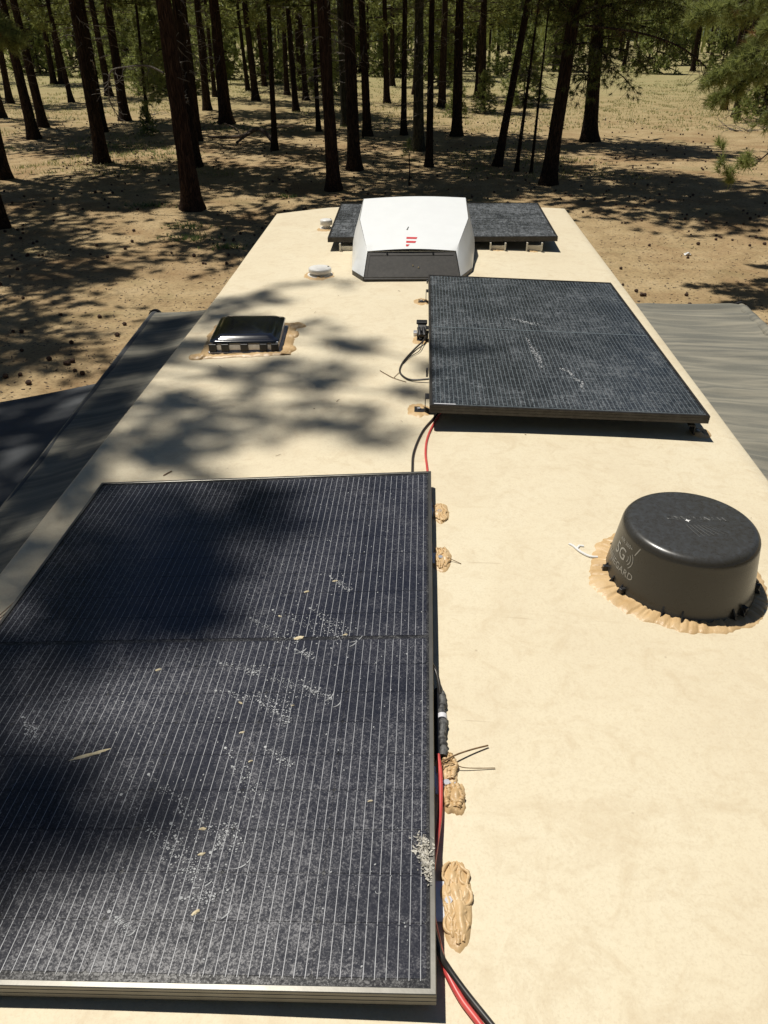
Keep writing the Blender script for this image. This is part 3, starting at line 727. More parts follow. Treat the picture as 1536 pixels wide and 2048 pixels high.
build('white_caulk', mb, PAPER, an, smooth=True)
# lettering
def text_mesh(body, size, bold=0.0, space=1.0):
    cu = bpy.data.curves.new('t', 'FONT'); cu.body = body; cu.size = size; cu.offset = bold; cu.space_character = space; cu.resolution_u = 3; cu.align_x = 'RIGHT'
    o = bpy.data.objects.new('t', cu); COL.objects.link(o); dg = bpy.context.evaluated_depsgraph_get(); dg.update()
    me = o.evaluated_get(dg).to_mesh(); vs = [v.co.copy() for v in me.vertices]; fs = [tuple(p.vertices) for p in me.polygons]
    o.evaluated_get(dg).to_mesh_clear(); bpy.data.objects.remove(o); bpy.data.curves.remove(cu)
    return vs, fs
def wrap(vs, fs, ang_end, z0, name='lettering', mat=PRINT, parent=an):
    """write on the cone: text ends at ang_end, baseline z0"""
    mb = MB()
    for v in vs:
        z = z0+v.y; r = rad(z)+.0008; a = radians(ang_end)+v.x/rad(z0+.02)
        mb.v.append((DC.x+r*cos(a), DC.y+r*sin(a), DC.z+z))
    mb.f = [tuple(f) for f in fs]; mb.m = [0]*len(fs)
    return build(name, mb, mat, parent)
wrap(*text_mesh('WINEGARD', .030, .0, 1.05), 213, .062)
wrap(*text_mesh('5G', .052, .0004), 199, .100)
wrap(*text_mesh('AIR 360+', .0175, .0), 204, .148)
def strip(pts, wd):
    vs = []; fs = []
    for i, (x, y) in enumerate(pts):
        a = pts[max(i-1, 0)]; b = pts[min(i+1, len(pts)-1)]; dx, dy = b[0]-a[0], b[1]-a[1]; l = sqrt(dx*dx+dy*dy)
        vs += [Vector((x-dy/l*wd/2, y+dx/l*wd/2, 0)), Vector((x+dy/l*wd/2, y-dx/l*wd/2, 0))]
    for i in range(len(pts)-1): fs.append((2*i, 2*i+1, 2*i+3, 2*i+2))
    return vs, fs
for r_ in (.012, .022, .032):
    wrap(*strip([(r_*cos(a)-.006, r_*sin(a)+.02) for a in [radians(-48+96*k/10) for k in range(11)]], .0024), 201, .096, 'signal_arc')
wrap(*strip([(0, 0), (.012, .030)], .003), 208, .142, 'printed_bar')
# raised letters on top, read from the far side
vs, fs = text_mesh('WINEGARD', .030, 0, 1.15); ccx = sum(v.x for v in vs)/len(vs)
mb = MB(); ed = {}
for f in fs:
    for a, b in zip(f, f[1:]+f[:1]): k = (min(a, b), max(a, b)); ed[k] = ed.get(k, 0)+1
def top(v): return Vector((DC.x+.0-(v.x-ccx), DC.y+.030-v.y*.9, DC.z+DH-.0018))
for (a, b), n_ in ed.items():
    if n_ == 1:
        p, q = top(vs[a]), top(vs[b]); d = (q-p); 
        if d.length > 1e-5: nn = Vector((-d.y, d.x, 0)).normalized()*.0008; up = Vector((0, 0, .0006)); mb.quad(p-nn, q-nn, q+up, p+up); mb.quad(p+up, q+up, q+nn, p+nn)
build('raised_lettering', mb, EMB, an)
mb = MB()
for k in range(7):
    x0 = DC.x+.045-k*.011; p = Vector((x0, DC.y-.015, DC.z+DH-.0018)); q = Vector((x0-.050+k*.004, DC.y-.055-.004*k, DC.z+DH-.0018)); nn = Vector((.0008, 0, 0)); up = Vector((0, 0, .0006))
    q.x = x0+.045-.004*k; mb.quad(p-nn, q-nn, q+up, p+up); mb.quad(p+up, q+up, q+nn, p+nn)
build('raised_emblem', mb, EMB, an)
mb = MB(); mb.fan([(DC.x-.012+r_*cos(a_), DC.y+.006+r_*sin(a_), DC.z+DH-.0008) for r_, a_ in ((.011, .2), (.004, .9), (.009, 1.7), (.004, 2.4), (.007, 3.3), (.003, 4.1), (.009, 5.0), (.004, 5.7))]); build('white_dropping', mb, PAPER, an)

# ---------------------------------------------------------------- roof vent with smoked lid
VC = (-.93, 3.93, rz(-.93)); vt = empty('roof_vent', VC, 'square roof vent with glossy black domed lid on the left of the roof', 'roof vent')
MV = Matrix.Translation(VC) @ Matrix.Rotation(radians(4), 4, 'Z')
mb = MB(); mb.box(-.190, .195, -.215, .20, .001, .012, MV); mb.box(-.170, .178, -.200, .18, .012, .060, MV); bevel(build('flange', mb, ALU, vt), .004)
mb = MB()
def sq(hx, hy, z, r=.03, n=5):
    P_ = []
    for qx, qy, a0 in ((1, 1, 0), (-1, 1, 90), (-1, -1, 180), (1, -1, 270)):
        for k in range(n+1):
            a = radians(a0+90*k/n); P_.append(MV @ Vector((qx*(hx-r)+r*cos(a), qy*(hy-r)+r*sin(a), z)))
    return P_
mb.grid([sq(x_, y_, z_+.016, r_) for x_, y_, z_, r_ in [(q0, q1, .034+(q2-.034)*.72-.006, q3) for q0, q1, q2, q3 in ((.172, .192, .034, .03), (.182, .201, .037, .03), (.184, .203, .056, .03), (.178, .197, .063, .03), (.164, .184, .066, .03), (.157, .177, .072, .03), (.146, .167, .084, .03), (.120, .142, .091, .03), (.075, .09, .096, .03), (.025, .04, .098, .02))]], cu=True)
mb.fan(sq(.025, .04, .034+.064*.72+.010, .02)); build('lid', mb, LID, vt, smooth=True)
for x in (-.10, 0, .10, .16, -.165):
    mb = MB(); mb.box(x-.020, x+.020, -.213, -.2005, .012, .052, MV); bevel(build('hinge', mb, BLACKP, vt), .003)
# sealant frame made of ropes along the four sides plus corner lumps
mb = MB(); Rr = random.Random(9)
ring = []
def ropes(x0, y0, x1, y1, wd, k):
    rows = []
    N = 40
    for i in range(N+1):
        t = i/N; cx = x0+(x1-x0)*t; cy = y0+(y1-y0)*t; dx, dy = (x1-x0), (y1-y0); l = sqrt(dx*dx+dy*dy); nx, ny = -dy/l, dx/l; row = []
        ww = wd*(1+.45*noise.noise(Vector((t*6, k, 1)))+.2*noise.noise(Vector((t*20, k, 5))))
        for j in range(9):
            s_ = j/8*2-1; p = MV @ Vector((cx+nx*ww*s_, cy+ny*ww*s_, 0)); h_ = .011*max(0, 1-s_*s_)**.5*(.8+.5*noise.noise(Vector((p.x*50, p.y*50, k))))
            row.append((p.x, p.y, rz(p.x)-.001+h_))
        rows.append(row)
    mb.grid(rows)
ropes(-.24, -.235, .21, -.225, .028, 1); ropes(.215, -.25, .215, .235, .030, 2); ropes(.23, .225, -.21, .225, .028, 3); ropes(-.215, .25, -.215, -.24, .026, 4)
build('sealant', mb, SEAL, vt, smooth=True)
for x, y, rx, ry, s in ((-.235, -.225, .06, .040, 1), (.225, -.17, .040, .06, 2), (.24, .20, .055, .045, 3), (.235, .05, .03, .06, 4), (-.22, .1, .03, .08, 5)):
    p = MV @ Vector((x, y, 0)); blob('sealant', p.x, p.y, rx, ry, .016, 30+s, vt, rid=2)

# ---------------------------------------------------------------- plumbing vent caps
def capv(x, y, r, h, label, seed):
    t = empty('vent_cap', (x, y, rz(x)), label, 'vent cap', 'white plumbing vent caps')
    z = rz(x)
    mb = MB(); mb.lathe([(r*.62, 0), (r*.62, h*.42), (r*.70, h*.46)], 28, (x, y, z)); build('pipe', mb, WCAP, t, smooth=True)
    mb = MB(); pr = [(r*.68, h*.40), (r*.98, h*.42), (r, h*.46), (r*1.0, h*.80), (r*.97, h*.90), (r*.90, h*.96), (r*.6, h*1.02), (.0001, h*1.04)]
    mb.lathe(pr, 36, (x, y, z)); build('cap', mb, WCAP, t, smooth=True)
    mb = MB(); mb.lathe([(r*.55, 0), (r*1.12, .0), (r*1.12, .006), (r*.6, .008)], 28, (x, y, z)); build('flange', mb, WCAP, t)
    mb = MB(); mb.tube([(x+r*.72, y+r*.2, z+h*.97), (x+r*.72, y+r*.2, z+h*1.04)], r*.09, 8); build('screw', mb, TAPE, t)
    blob('sealant', x-.004, y-.02, r*1.55, r*1.75, .009, seed, t, rid=2)
capv(-.695, 5.19, .078, .055, 'wide low white vent cap left of the air conditioner', 51)
capv(-.815, 6.62, .052, .075, 'small tall white vent cap near the far left roof corner', 52)

# ---------------------------------------------------------------- pine straw on the roof
def straw(label, pts, r=.0013):
    pts = [(x, y, rz(x)+z) for x, y, z in pts]; mb = MB(); mb.tube(spline(pts, 6), r, 5); tag(build('pine_needle', mb, STRAW, origin=pts[0]), label, 'pine needle')
straw('thick dry pine needle sticking up to the right beside the lower sealant lump', [(.072, 1.128, .020), (.11, 1.155, .018), (.150, 1.178, .012), (.187, 1.196, .006)], .0022)
straw('fine dry pine needle pointing straight right just below the thicker one', [(.074, 1.118, .022), (.095, 1.130, .020), (.13, 1.128, .008), (.199, 1.135, .003)], .0012)
straw('bent dry pine needle lying left of the cable loop', [(-.191, 3.482, .003), (-.16, 3.44, .003), (-.12, 3.39, .004), (-.059, 3.346, .003)], .0018)
straw('short forked straw touching the cable loop', [(-.092, 3.468, .005), (-.112, 3.42, .003), (-.118, 3.40, .003)], .0014)
straw('long curved straw at the left roof edge by the nearest panel', [(-1.17, 1.66, .03), (-1.20, 1.60, .02), (-1.235, 1.585, .006), (-1.30, 1.58, .003)], .0017)
straw('second curved straw at the left roof edge by the nearest panel', [(-1.165, 1.64, .03), (-1.20, 1.585, .015), (-1.25, 1.56, .004), (-1.29, 1.52, .003)], .0014)
straw('short dark straw behind the far left corner of the nearest panel', [(-.965, 2.44, .003), (-.955, 2.455, .004), (-.943, 2.475, .003)], .0022)
straw('pale straw curl hanging off the upper right sealant pad of the nearest panel', [(.108, 1.93, .012), (.13, 1.922, .006), (.15, 1.912, .003)], .0012)

mb = MB(); R = random.Random(91)
for q in range(60):
    x = R.uniform(-1.2, 1.25); y = R.uniform(.5, 7.3); a = R.uniform(0, pi); l = R.uniform(.006, .03) if q % 3 else R.uniform(.004, .008)
    if (x < .07 and .58 < y < 2.42) or (x > .03 and 2.85 < y < 4.85) or y > 4.95 or y < 1.9: continue
    mb.tube([(x, y, rz(x)+.0025), (x+cos(a)*l, y+sin(a)*l, rz(x)+.0035)], R.uniform(.0006, .0013), 4)
tag(build('roof_debris', mb, STRAW), 'tiny bits of straw and grit lying on the cream roof', 'debris', kind='stuff')
# ---------------------------------------------------------------- trees
BARKW = mat_bark('reddish_bark', (.022, .015, .011), (.10, .060, .042), (.17, .11, .08))
BARKM = mat_bark('mossy_bark', (.03, .03, .022), (.13, .125, .085), (.22, .21, .15))
def trunk_mesh(name, Ht, seed, seg=18):
    """unit base radius 1 (scaled in x,y), real height"""
    mb = MB(); rows = []; N = 44
    for i in range(N+1):
        t = (i/N)**1.35; z = -.25+(Ht+.25)*t
        r = (1-.88*t)*(.93) + .42*exp(-(max(0, z)/.42)) 
        row = []
        for k in range(seg):
            a = 2*pi*k/seg
            f = r*(1+.07*noise.noise(Vector((cos(a)*1.6+seed, sin(a)*1.6, z*.45))) + .09*noise.noise(Vector((cos(a)*4+seed, sin(a)*4, z*1.3))) + (.16*max(0, cos(a*5+seed))*exp(-max(0, z)/.3)))
            row.append((f*cos(a), f*sin(a), z))
        rows.append(row)
    mb.grid(rows, cu=True)
    me = bpy.data.meshes.new(name); me.from_pydata(mb.v, [], mb.f); me.polygons.foreach_set('use_smooth', [True]*len(me.polygons)); me.materials.append(BARK); return me

def tuft(mb, p, d, n, ln, wd, R, spread=1.0, m=0):
    d = d.normalized()
    for k in range(n):
        q = Vector((R.gauss(0, 1), R.gauss(0, 1), R.gauss(0, 1))).normalized()
        e = (d*R.uniform(.1, 1.0)+q*spread).normalized()*ln*R.uniform(.7, 1.1)
        s = e.cross(Vector((R.gauss(0, 1), R.gauss(0, 1), R.gauss(0, 1)))).normalized()*wd
        o_ = p+d*R.uniform(-.3, .3)*ln
        mb.tri(o_-s*.5, o_+s*.5, o_+e, m)

def crown_mesh(name, seed, z0, z1, rmax, nb=44, tufts=9, n=22, ln=.26, wd=.032, mats=(NEED,), shape='pine', yellow=0.0, az=None, gap=.0):
    """needle tufts spread along branches, and the branches themselves as a second mesh"""
    R = random.Random(seed); mb = MB(); wb = MB()
    for b in range(nb):
        t = (b+.5)/nb; z = z0+(z1-z0)*t+R.uniform(-.3, .3)
        prof = (min(1, .55+t*1.6) if shape == 'pine' else 1)*(1-t**2.2)+.14
        L_ = rmax*prof*R.uniform(.6, 1.1)
        a = b*2.39996+R.uniform(-.4, .4) if az is None else radians(R.uniform(*az))
        if R.random() < gap: continue
        up = .25 if t > .5 else -.10; pts = []
        for k in range(7):
            s = k/6; pts.append(Vector((cos(a+.15*sin(s*3+b))*L_*s, sin(a+.15*sin(s*3+b))*L_*s, z+L_*(up*s+(.12 if shape == 'pine' else -.25)*s*s))))
        wb.tube(pts, [.045*(1-.85*k/6)*(.5+L_/3.5) for k in range(7)], 4, cap=False)
        for q in range(tufts):
            s = R.uniform(.28, 1.0) if q else 1.0; k = min(5, int(s*6)); f = s*6-k; p = pts[k]*(1-f)+pts[min(6, k+1)]*f
            side = Vector((-sin(a), cos(a), 0))*R.gauss(0, .26)*L_*(.35+.5*s)*.8
            off = side+Vector((0, 0, R.gauss(.04, .22)))
            if off.length > .35: wb.tube([p, p+off*.95], [.012, .006], 3, cap=False)
            dr = (Vector((cos(a), sin(a), .45))+side*.8).normalized()
            tuft(mb, p+off, dr, n, ln*R.uniform(.8, 1.2), wd, R, .9, 1 if (len(mats) > 1 and R.random() < yellow) else 0)
    me = bpy.data.meshes.new(name); me.from_pydata(mb.v, [], mb.f)
    for m in mats: me.materials.append(m)
    me.polygons.foreach_set('material_index', mb.m)
    mw = bpy.data.meshes.new(name+'_wood'); mw.from_pydata(wb.v, [], wb.f); mw.materials.append(BARK2)
    return me, mw
def dead_mesh(name, seed, z0, z1, n, L0=1.0):
    R = random.Random(seed); mb = MB()
    for i in range(n):
        z = R.uniform(z0, z1); a = R.uniform(0, 2*pi); L_ = L0*R.uniform(.25, 1.25); p = Vector((cos(a)*.12, sin(a)*.12, z)); d = Vector((cos(a), sin(a), R.uniform(-.25, .15))); pts = [p]
        K = 7
        for k in range(K):
            d += Vector((R.gauss(0, .16), R.gauss(0, .16), R.gauss(-.07, .14))); pts.append(pts[-1]+d.normalized()*L_/K)
        mb.tube(pts, [.020*(1-.8*k/K)*(.5+.5*L_) for k in range(K+1)], 5, cap=False)
        for q in range(R.randint(1, 4)):
            j = R.randint(2, K-1); d2 = (d+Vector((R.gauss(0, .8), R.gauss(0, .8), R.gauss(-.2, .5)))).normalized(); pp = [pts[j]]
            for k in range(4): d2 += Vector((R.gauss(0, .2), R.gauss(0, .2), R.gauss(-.1, .2))); pp.append(pp[-1]+d2.normalized()*L_*.11)
            mb.tube(pp, [.009, .007, .006, .004, .002], 4, cap=False)
    me = bpy.data.meshes.new(name); me.from_pydata(mb.v, [], mb.f); me.materials.append(TWIG); return me

TRK = [trunk_mesh('trunk_%d' % i, 19, i*3.7) for i in range(5)]
TRKW = trunk_mesh('reddish_trunk', 19, 31.0); TRKW.materials[0] = BARKW
TRKM = trunk_mesh('mossy_trunk', 19, 35.0); TRKM.materials[0] = BARKM
CRN = [crown_mesh('crown_%d' % i, 100+i, 7.6, 18.5, 3.1, 54, 11, 28, .27, .060) for i in range(5)]
LOWC = [crown_mesh('low_crown_%d' % i, 200+i, 4.5, 16, 3.0, 52, 11, 26, .27, .044, mats=(NEED, NEEDY), yellow=.05) for i in range(3)]
FARC = [crown_mesh('far_crown_%d' % i, 300+i, 4.6, 17, 2.9, 44, 9, 14, .42, .085, mats=(NEEDF,)) for i in range(4)]
YNG = [crown_mesh('young_crown_%d' % i, 400+i, .25, 4.6, 1.7, 50, 9, 20, .28, .060, mats=(NEED2,), shape='cone') for i in range(3)]
DED = [dead_mesh('dead_branches_%d' % i, 500+i, 2.6, 8.5, 34, 1.0) for i in range(4)]

def tree(x, y, r, lean, label, *aa, **kk):
    tm = kk.pop('tm', None); return tree_(x, y, r, lean, label, *aa, tm=tm, **kk)
def tree_(x, y, r, lean, label, crown=None, dead=None, group=None, hs=1.0, seed=0, cat='tree', name='pine_tree', crs=1.0, ly=0.0, far=False, tm=None):
    R = random.Random(seed*13+5)
    t = empty(name, (x, y, gz(x, y) if y < 120 else 0), label, cat, group)
    t.rotation_euler = (-math.atan(ly), math.atan(lean), 0)
    a = R.uniform(0, 6.28)
    tk = build('trunk', None, None, t, mesh=tm or TRK[seed % len(TRK)]); tk.scale = (r, r, hs); tk.rotation_euler[2] = a
    if crown:
        c = build('crown', None, None, t, mesh=crown[0]); c.rotation_euler[2] = a; c.scale = (crs, crs, hs)
        b = build('limbs', None, None, t, mesh=crown[1]); b.rotation_euler[2] = a; b.scale = (crs, crs, hs)
    if dead:
        d = tag(build('dead_branches', None, None, t, mesh=dead), kind='stuff'); d.rotation_euler[2] = R.uniform(0, 6.28); d.scale = (r/.25*.8+.3,)*2+(hs,)
    return t

T = [
 (-15.50, 29.13, .300, .060, 'thick dark trunk cut by the left picture edge, base level with the nearest pine'),
 (-19.65, 40.99, .277, -.010, 'left trunk of the close pair at the far left'),
 (-21.28, 45.82, .270, -.020, 'right trunk of the close pair at the far left'),
 (-30.21, 60.52, .255, .060, 'thin distant trunk left of the close pair at the far left'),
 (-13.27, 33.22, .290, .010, 'tall black trunk leaning left between the far left pair and the nearest pine'),
 (-17.25, 44.11, .215, .015, 'narrow trunk half hidden behind the tall black leaning one on the left'),
 (-25.28, 67.22, .300, -.020, 'slim distant trunk just right of the tall leaning one on the left'),
 (-17.87, 49.42, .310, .010, 'dark trunk directly behind the hooked dead branch'),
 (-26.44, 79.24, .300, .040, 'distant trunk right behind the hooked dead branch'),
 (-16.10, 48.13, .110, .060, 'very thin short trunk left of the nearest big pine'),
 (-7.09, 24.14, .295, -.012, 'nearest big pine, rough barked, with a hooked dead branch on its left'),
 (-9.08, 32.13, .225, .006, 'trunk touching the right side of the nearest big left pine'),
 (-11.16, 40.62, .170, .010, 'slim trunk just right of the nearest big left pine, farther back'),
 (-14.45, 55.55, .270, .020, 'straight trunk far behind, left of the thick reddish one'),
 (-16.62, 66.65, .180, .006, 'thin far trunk next to the thick reddish brown one'),
 (-11.42, 47.83, .380, -.004, 'thick brown trunk standing clear left of centre in the middle distance'),
 (-15.51, 74.12, .190, -.044, 'first of the slender far trunks right of the thick brown one'),
 (-12.76, 63.55, .285, -.040, 'stoutest of the slender far trunks right of the thick brown one'),
 (-15.19, 80.39, .240, -.050, 'far trunk behind the stoutest slender one, left of centre'),
 (-6.80, 37.27, .148, .030, 'thin dark pole-like trunk beside the fallen branch'),
 (-11.35, 69.46, .225, .016, 'distant trunk seen just right of the thin pole-like one'),
 (-8.59, 55.84, .215, -.025, 'left one of two parallel mid-distance trunks right of the fallen branch'),
 (-9.13, 64.63, .225, -.030, 'right one of two parallel distance trunks right of the fallen branch'),
 (-5.72, 44.68, .140, -.008, 'thin pale-edged trunk hidden behind the reddish pine at centre left'),
 (-3.08, 27.44, .235, -.030, 'reddish brown pine trunk standing just left of the air conditioner'),
 (-4.49, 47.14, .250, -.022, 'trunk between the reddish pine and the black one, farther back'),
 (-2.71, 31.70, .265, -.020, 'wide black trunk directly above the air conditioner'),
 (-2.95, 42.63, .225, -.035, 'dark trunk just right of the wide black one at centre'),
 (-2.85, 62.29, .235, -.029, 'far straight trunk at the centre of the picture'),
 (-1.11, 43.14, .165, -.003, 'slim trunk left of the mossy looking one'),
 (-.30, 37.10, .260, -.015, 'greyish mottled trunk behind the slim black one right of centre'),
 (.19, 32.84, .160, -.012, 'slim black trunk in front of the greyish mottled one'),
 (2.63, 90.92, .380, -.040, 'very distant broad trunk right of centre'),
 (1.61, 42.86, .275, -.025, 'stout black trunk standing free right of centre'),
 (4.22, 65.29, .330, -.040, 'distant trunk right of the stout free standing one'),
 (2.97, 33.36, .170, .120, 'leaning trunk tilted to the right beside two thin poles'),
 (3.61, 32.13, .085, .048, 'thin pole just right of the tilted trunk'),
 (4.11, 31.56, .062, .010, 'thinnest pole between the tilted trunk and the big right pine'),
 (4.41, 29.07, .275, .050, 'big dark pine trunk right of centre leaning to the right'),
 (8.03, 41.18, .380, -.060, 'broad black pine trunk farthest right with low shaggy branches'),
 (-36.15, 82.10, .300, .040, 'left one of two far trunks in front of the green bushes'),
 (-35.42, 82.14, .250, .050, 'right one of two far trunks in front of the green bushes'),
 (-62.13, 153.49, .450, -.009, 'distant trunk above the green bushes at upper left'),
 (-67.67, 154.34, .500, -.030, 'most distant trunk at the upper left corner'),
]
for i, (x, y, r, le, lab) in enumerate(T):
    cr = CRN[i % 5]
    if i in (39,): cr = LOWC[0]
    elif y > 60: cr = FARC[i % 4]
    if r < .1: cr = None
    crs = 1.5 if i == 38 else (.85 if r < .2 else (1.1 if r < .28 else 1.2))
    tree(x, y, r, le, lab, cr, DED[i % 4] if y < 60 else None, 'pine trees of the forest', seed=i, tm=TRKW if i in (10, 15, 24, 18, 32) else (TRKM if i in (30, 25) else None), crs=crs, hs=1.0 if r > .16 else (.72 if r > .1 else .42))
    if 20 < y < 60 and r > .14:       # second crown added out of view to deepen the shade on the ground
        t_ = [o for o in COL.objects if o.get('label') == lab][0]
        c = build('crown', None, None, t_, mesh=CRN[(i+2) % 5][0]); c.scale = (crs*1.15, crs*1.15, 1); c.rotation_euler[2] = i*1.3

# pines standing beside the trailer, trunks outside the picture, that shade roof and ground
side_trees = [
    (-7.6, 6.9, .28, 0, .85, 'tall pine left of the trailer whose long boughs shade the roof'),
    (-7.4, 3.6, .27, 1, .85, 'second tall pine left of the trailer shading the lower awning'),
    (-13.0, 21.0, .30, 2, 1.15, 'pine just outside the left picture edge shading the bare ground'),
    (-12.2, 15.8, .27, 3, 1.1, 'pine left of the trailer level with the bare ground shadows'),
    (-15.5, 24.5, .27, 4, 1.1, 'pine outside the left edge behind the first shaded ground'),
    (12.6, 27.0, .30, 4, 1.1, 'pine outside the right picture edge casting the broad right shadow'),
    (13.4, 22.5, .26, 1, 1.0, 'pine outside the right edge behind the near bright one'),
    (16.5, 34.0, .30, 0, 1.1, 'pine farther right whose shadow crosses the grass'),
    (-19.0, 29.0, .30, 1, 1.1, 'pine outside the left edge far behind the first shade')]
for i, (x, y, r, cr, crs, lab) in enumerate(side_trees):
    t = tree(x, y, r, 0, lab, CRN[cr], None, 'pine trees of the forest', seed=60+i, crs=crs)
    if i == 0: roof_shader = t
Rb = random.Random(15)
for i in range(26):      # the forest goes on beside and behind the photographer
    a = radians(150 + 240*(i+.5)/26+Rb.uniform(-3, 3)); d = Rb.uniform(9, 24) if 180 < math.degrees(a) < 330 else Rb.uniform(11, 24)
    x, y = d*cos(a), d*sin(a)
    if x < 0 and y > -5: x -= 5
    tree(x, y, Rb.uniform(.2, .32), 0, 'one of the pines standing behind and beside the photographer', CRN[i % 5], None, 'pines around the photographer', seed=90+i, crs=1.2)
# unseen boughs added to the first side pine, clumps placed for their roof shadows
TG = [(-.98, 4.70, .24, .09, 1), (-.70, 4.98, .30, .07, .6), (-.57, 4.13, .16, .07, .8), (-.37, 3.86, .20, .11, 1.2), (-.62, 3.54, .30, .10, 1.2), (-.42, 3.38, .24, .08, .8), (-.225, 2.83, .12, .13, 1.4), (-.92, 2.80, .28, .16, 1.2), (-1.08, 2.62, .26, .16, 1.2),
      (-.02, 3.19, .13, .07, .9), (-1.2, 3.1, .22, .14, 1), (-.95, 3.46, .24, .07, .9), (-1.15, 4.32, .2, .10, 1), (-1.22, 3.85, .2, .12, 1), (-1.2, 4.58, .2, .10, 1), (-.62, 2.92, .20, .10, .8), (-.40, 3.08, .26, .05, .6), (-.78, 3.22, .28, .06, .7), (.16, 3.52, .10, .12, 1),
      (-1.22, 2.25, .14, .22, .9), (-1.2, 1.85, .12, .2, .8), (-.75, 1.78, .22, .20, 1.8), (-.60, 2.02, .24, .12, 1.5), (-.88, 1.50, .18, .14, 1.6), (-.66, 1.55, .14, .10, 1.5), (-.97, 1.75, .14, .24, 1.5), (-.52, 2.20, .18, .06, 1.2), (-.85, 2.15, .2, .07, 1),
      (-.80, 1.02, .14, .10, 1.7), (-.66, .90, .13, .09, 1.5), (-.88, .84, .14, .12, 1.6), (-1.02, 1.0, .18, .2, 1.5), (-1.05, 1.32, .18, .09, 1.4),
      (-1.58, 4.3, .16, .22, 1.4), (-1.5, 3.8, .18, .16, 1.4), (-1.55, 3.2, .2, .26, 1.5), (-1.5, 2.55, .2, .28, 1.6), (-1.5, 1.9, .2, .22, 1.5), (-1.45, 1.35, .2, .12, 1.2),
      (-2.0, 3.7, .3, .3, 1.4), (-2.2, 2.8, .3, .3, 1.5), (-2.0, 2.0, .3, .3, 1.5), (-2.7, 3.4, .3, .4, 1.4), (-2.9, 2.4, .3, .3, 1.4)]
bo = MB(); wo = MB(); Rc = random.Random(44)
for k, (tx, ty, rx, ry, dn) in enumerate(TG):
    hh = Rc.uniform(8.5, 11.5); off = -SUN/(-SUN.z)*hh; c = Vector((tx, ty, H))+off
    for q in range(max(4, int(rx*ry*(900 if tx < -1.35 else 440)*dn))):
        cl = lambda g: max(-1.5, min(1.5, g)); p = c+Vector((cl(Rc.gauss(0, 1))*rx*.55, cl(Rc.gauss(0, 1))*ry*.55, cl(Rc.gauss(0, 1))*.22))
        tuft(bo, p, Vector((Rc.gauss(.6, .4), Rc.gauss(-.2, .4), .3)), 24, .17, .020, Rc, .9)
    base = Vector((-7.6, 6.9, min(15.5, c.z+.6))); midp = (base+c)/2+Vector((Rc.gauss(0, .4), Rc.gauss(0, .4), .5))
    wo.tube(spline([base, midp, c], 6), [.055, .05, .045, .042, .038, .035, .03, .027, .023, .02, .016, .012, .008], 5, cap=False)
build('shade_boughs', bo, NEED, roof_shader); tag(build('shade_limbs', wo, BARK2, roof_shader), kind='stuff')

# right hand pine with low bright branches reaching into the picture
rp = empty('pine_tree', (9.9, 18.6, 0), 'near pine at the right whose bright green long-needled boughs hang into view', 'tree', 'pine trees of the forest')
tk = build('trunk', None, None, rp, mesh=TRK[1]); tk.scale = (.27, .27, .8)
RR = random.Random(77); boughs = MB(); wood = MB()
def bough(pts, dens, R=RR, ln=.17, rad_=.46):
    P_ = spline(pts, 8); wood.tube(P_, [.035*(1-.8*k/len(P_)) for k in range(len(P_))], 6, cap=False)
    for k in range(int(dens*2.0*len(P_))):
        i = min(len(P_)-2, int((R.random()**.7)*(len(P_)-1))); s = i/len(P_)
        p = P_[i]; d = (P_[i+1]-P_[i]).normalized()
        side = Vector((R.gauss(0, 1), R.gauss(0, 1), R.gauss(0, .55)-.15)).normalized()*R.uniform(.08, 1)*rad_*(1.15-.75*s)
        q = p+side+d*R.uniform(0, .25)
        wood.tube([p, p+side*.5+Vector((0, 0, .02)), q], [.009, .006, .004], 3, cap=False)
        tuft(boughs, q, (side.normalized()+d+Vector((0, 0, .25))).normalized(), 44, ln*R.uniform(.85, 1.25), .0105, R, .75, 1 if R.random() < .045 else 0)
for pts, dn in ((((9.7, 18.5, 5.6), (8.2, 17.9, 5.7), (6.5, 17.3, 5.3), (5.0, 16.9, 4.9)), 5.5), (((9.7, 18.5, 5.0), (8.0, 17.6, 4.9), (6.4, 16.8, 4.4), (5.3, 16.4, 3.9)), 5.5),
                (((9.7, 18.5, 4.6), (8.4, 17.8, 4.7), (6.8, 17.2, 4.2), (5.7, 17.1, 3.5)), 4.5), (((9.7, 18.5, 6.2), (8.2, 18.2, 6.4), (6.3, 18.0, 6.0), (4.8, 17.8, 5.5)), 5.5),
                (((9.7, 18.6, 5.4), (8.3, 18.6, 5.3), (7.2, 18.5, 4.8), (6.4, 18.3, 4.2)), 4.5), (((9.7, 18.5, 4.2), (8.4, 17.2, 4.0), (7.1, 16.3, 3.7), (6.3, 15.8, 3.3)), 2.6),
                (((9.7, 18.5, 6.0), (8.4, 17.4, 5.9), (7.0, 16.6, 5.2), (6.0, 16.0, 4.7)), 5.0), (((9.7, 18.5, 5.8), (8.4, 19.4, 5.8), (7.6, 19.6, 5.3), (6.6, 19.6, 4.9)), 5.0),
                (((9.7, 18.5, 6.8), (8.0, 18.6, 7.0), (6.0, 18.5, 6.3), (4.3, 18.2, 5.6)), 5.0),
                (((9.7, 18.5, 3.6), (8.0, 16.6, 3.6), (6.4, 14.8, 3.2), (5.55, 14.1, 2.75)), .45)):
    bough([Vector(p) for p in pts], dn)
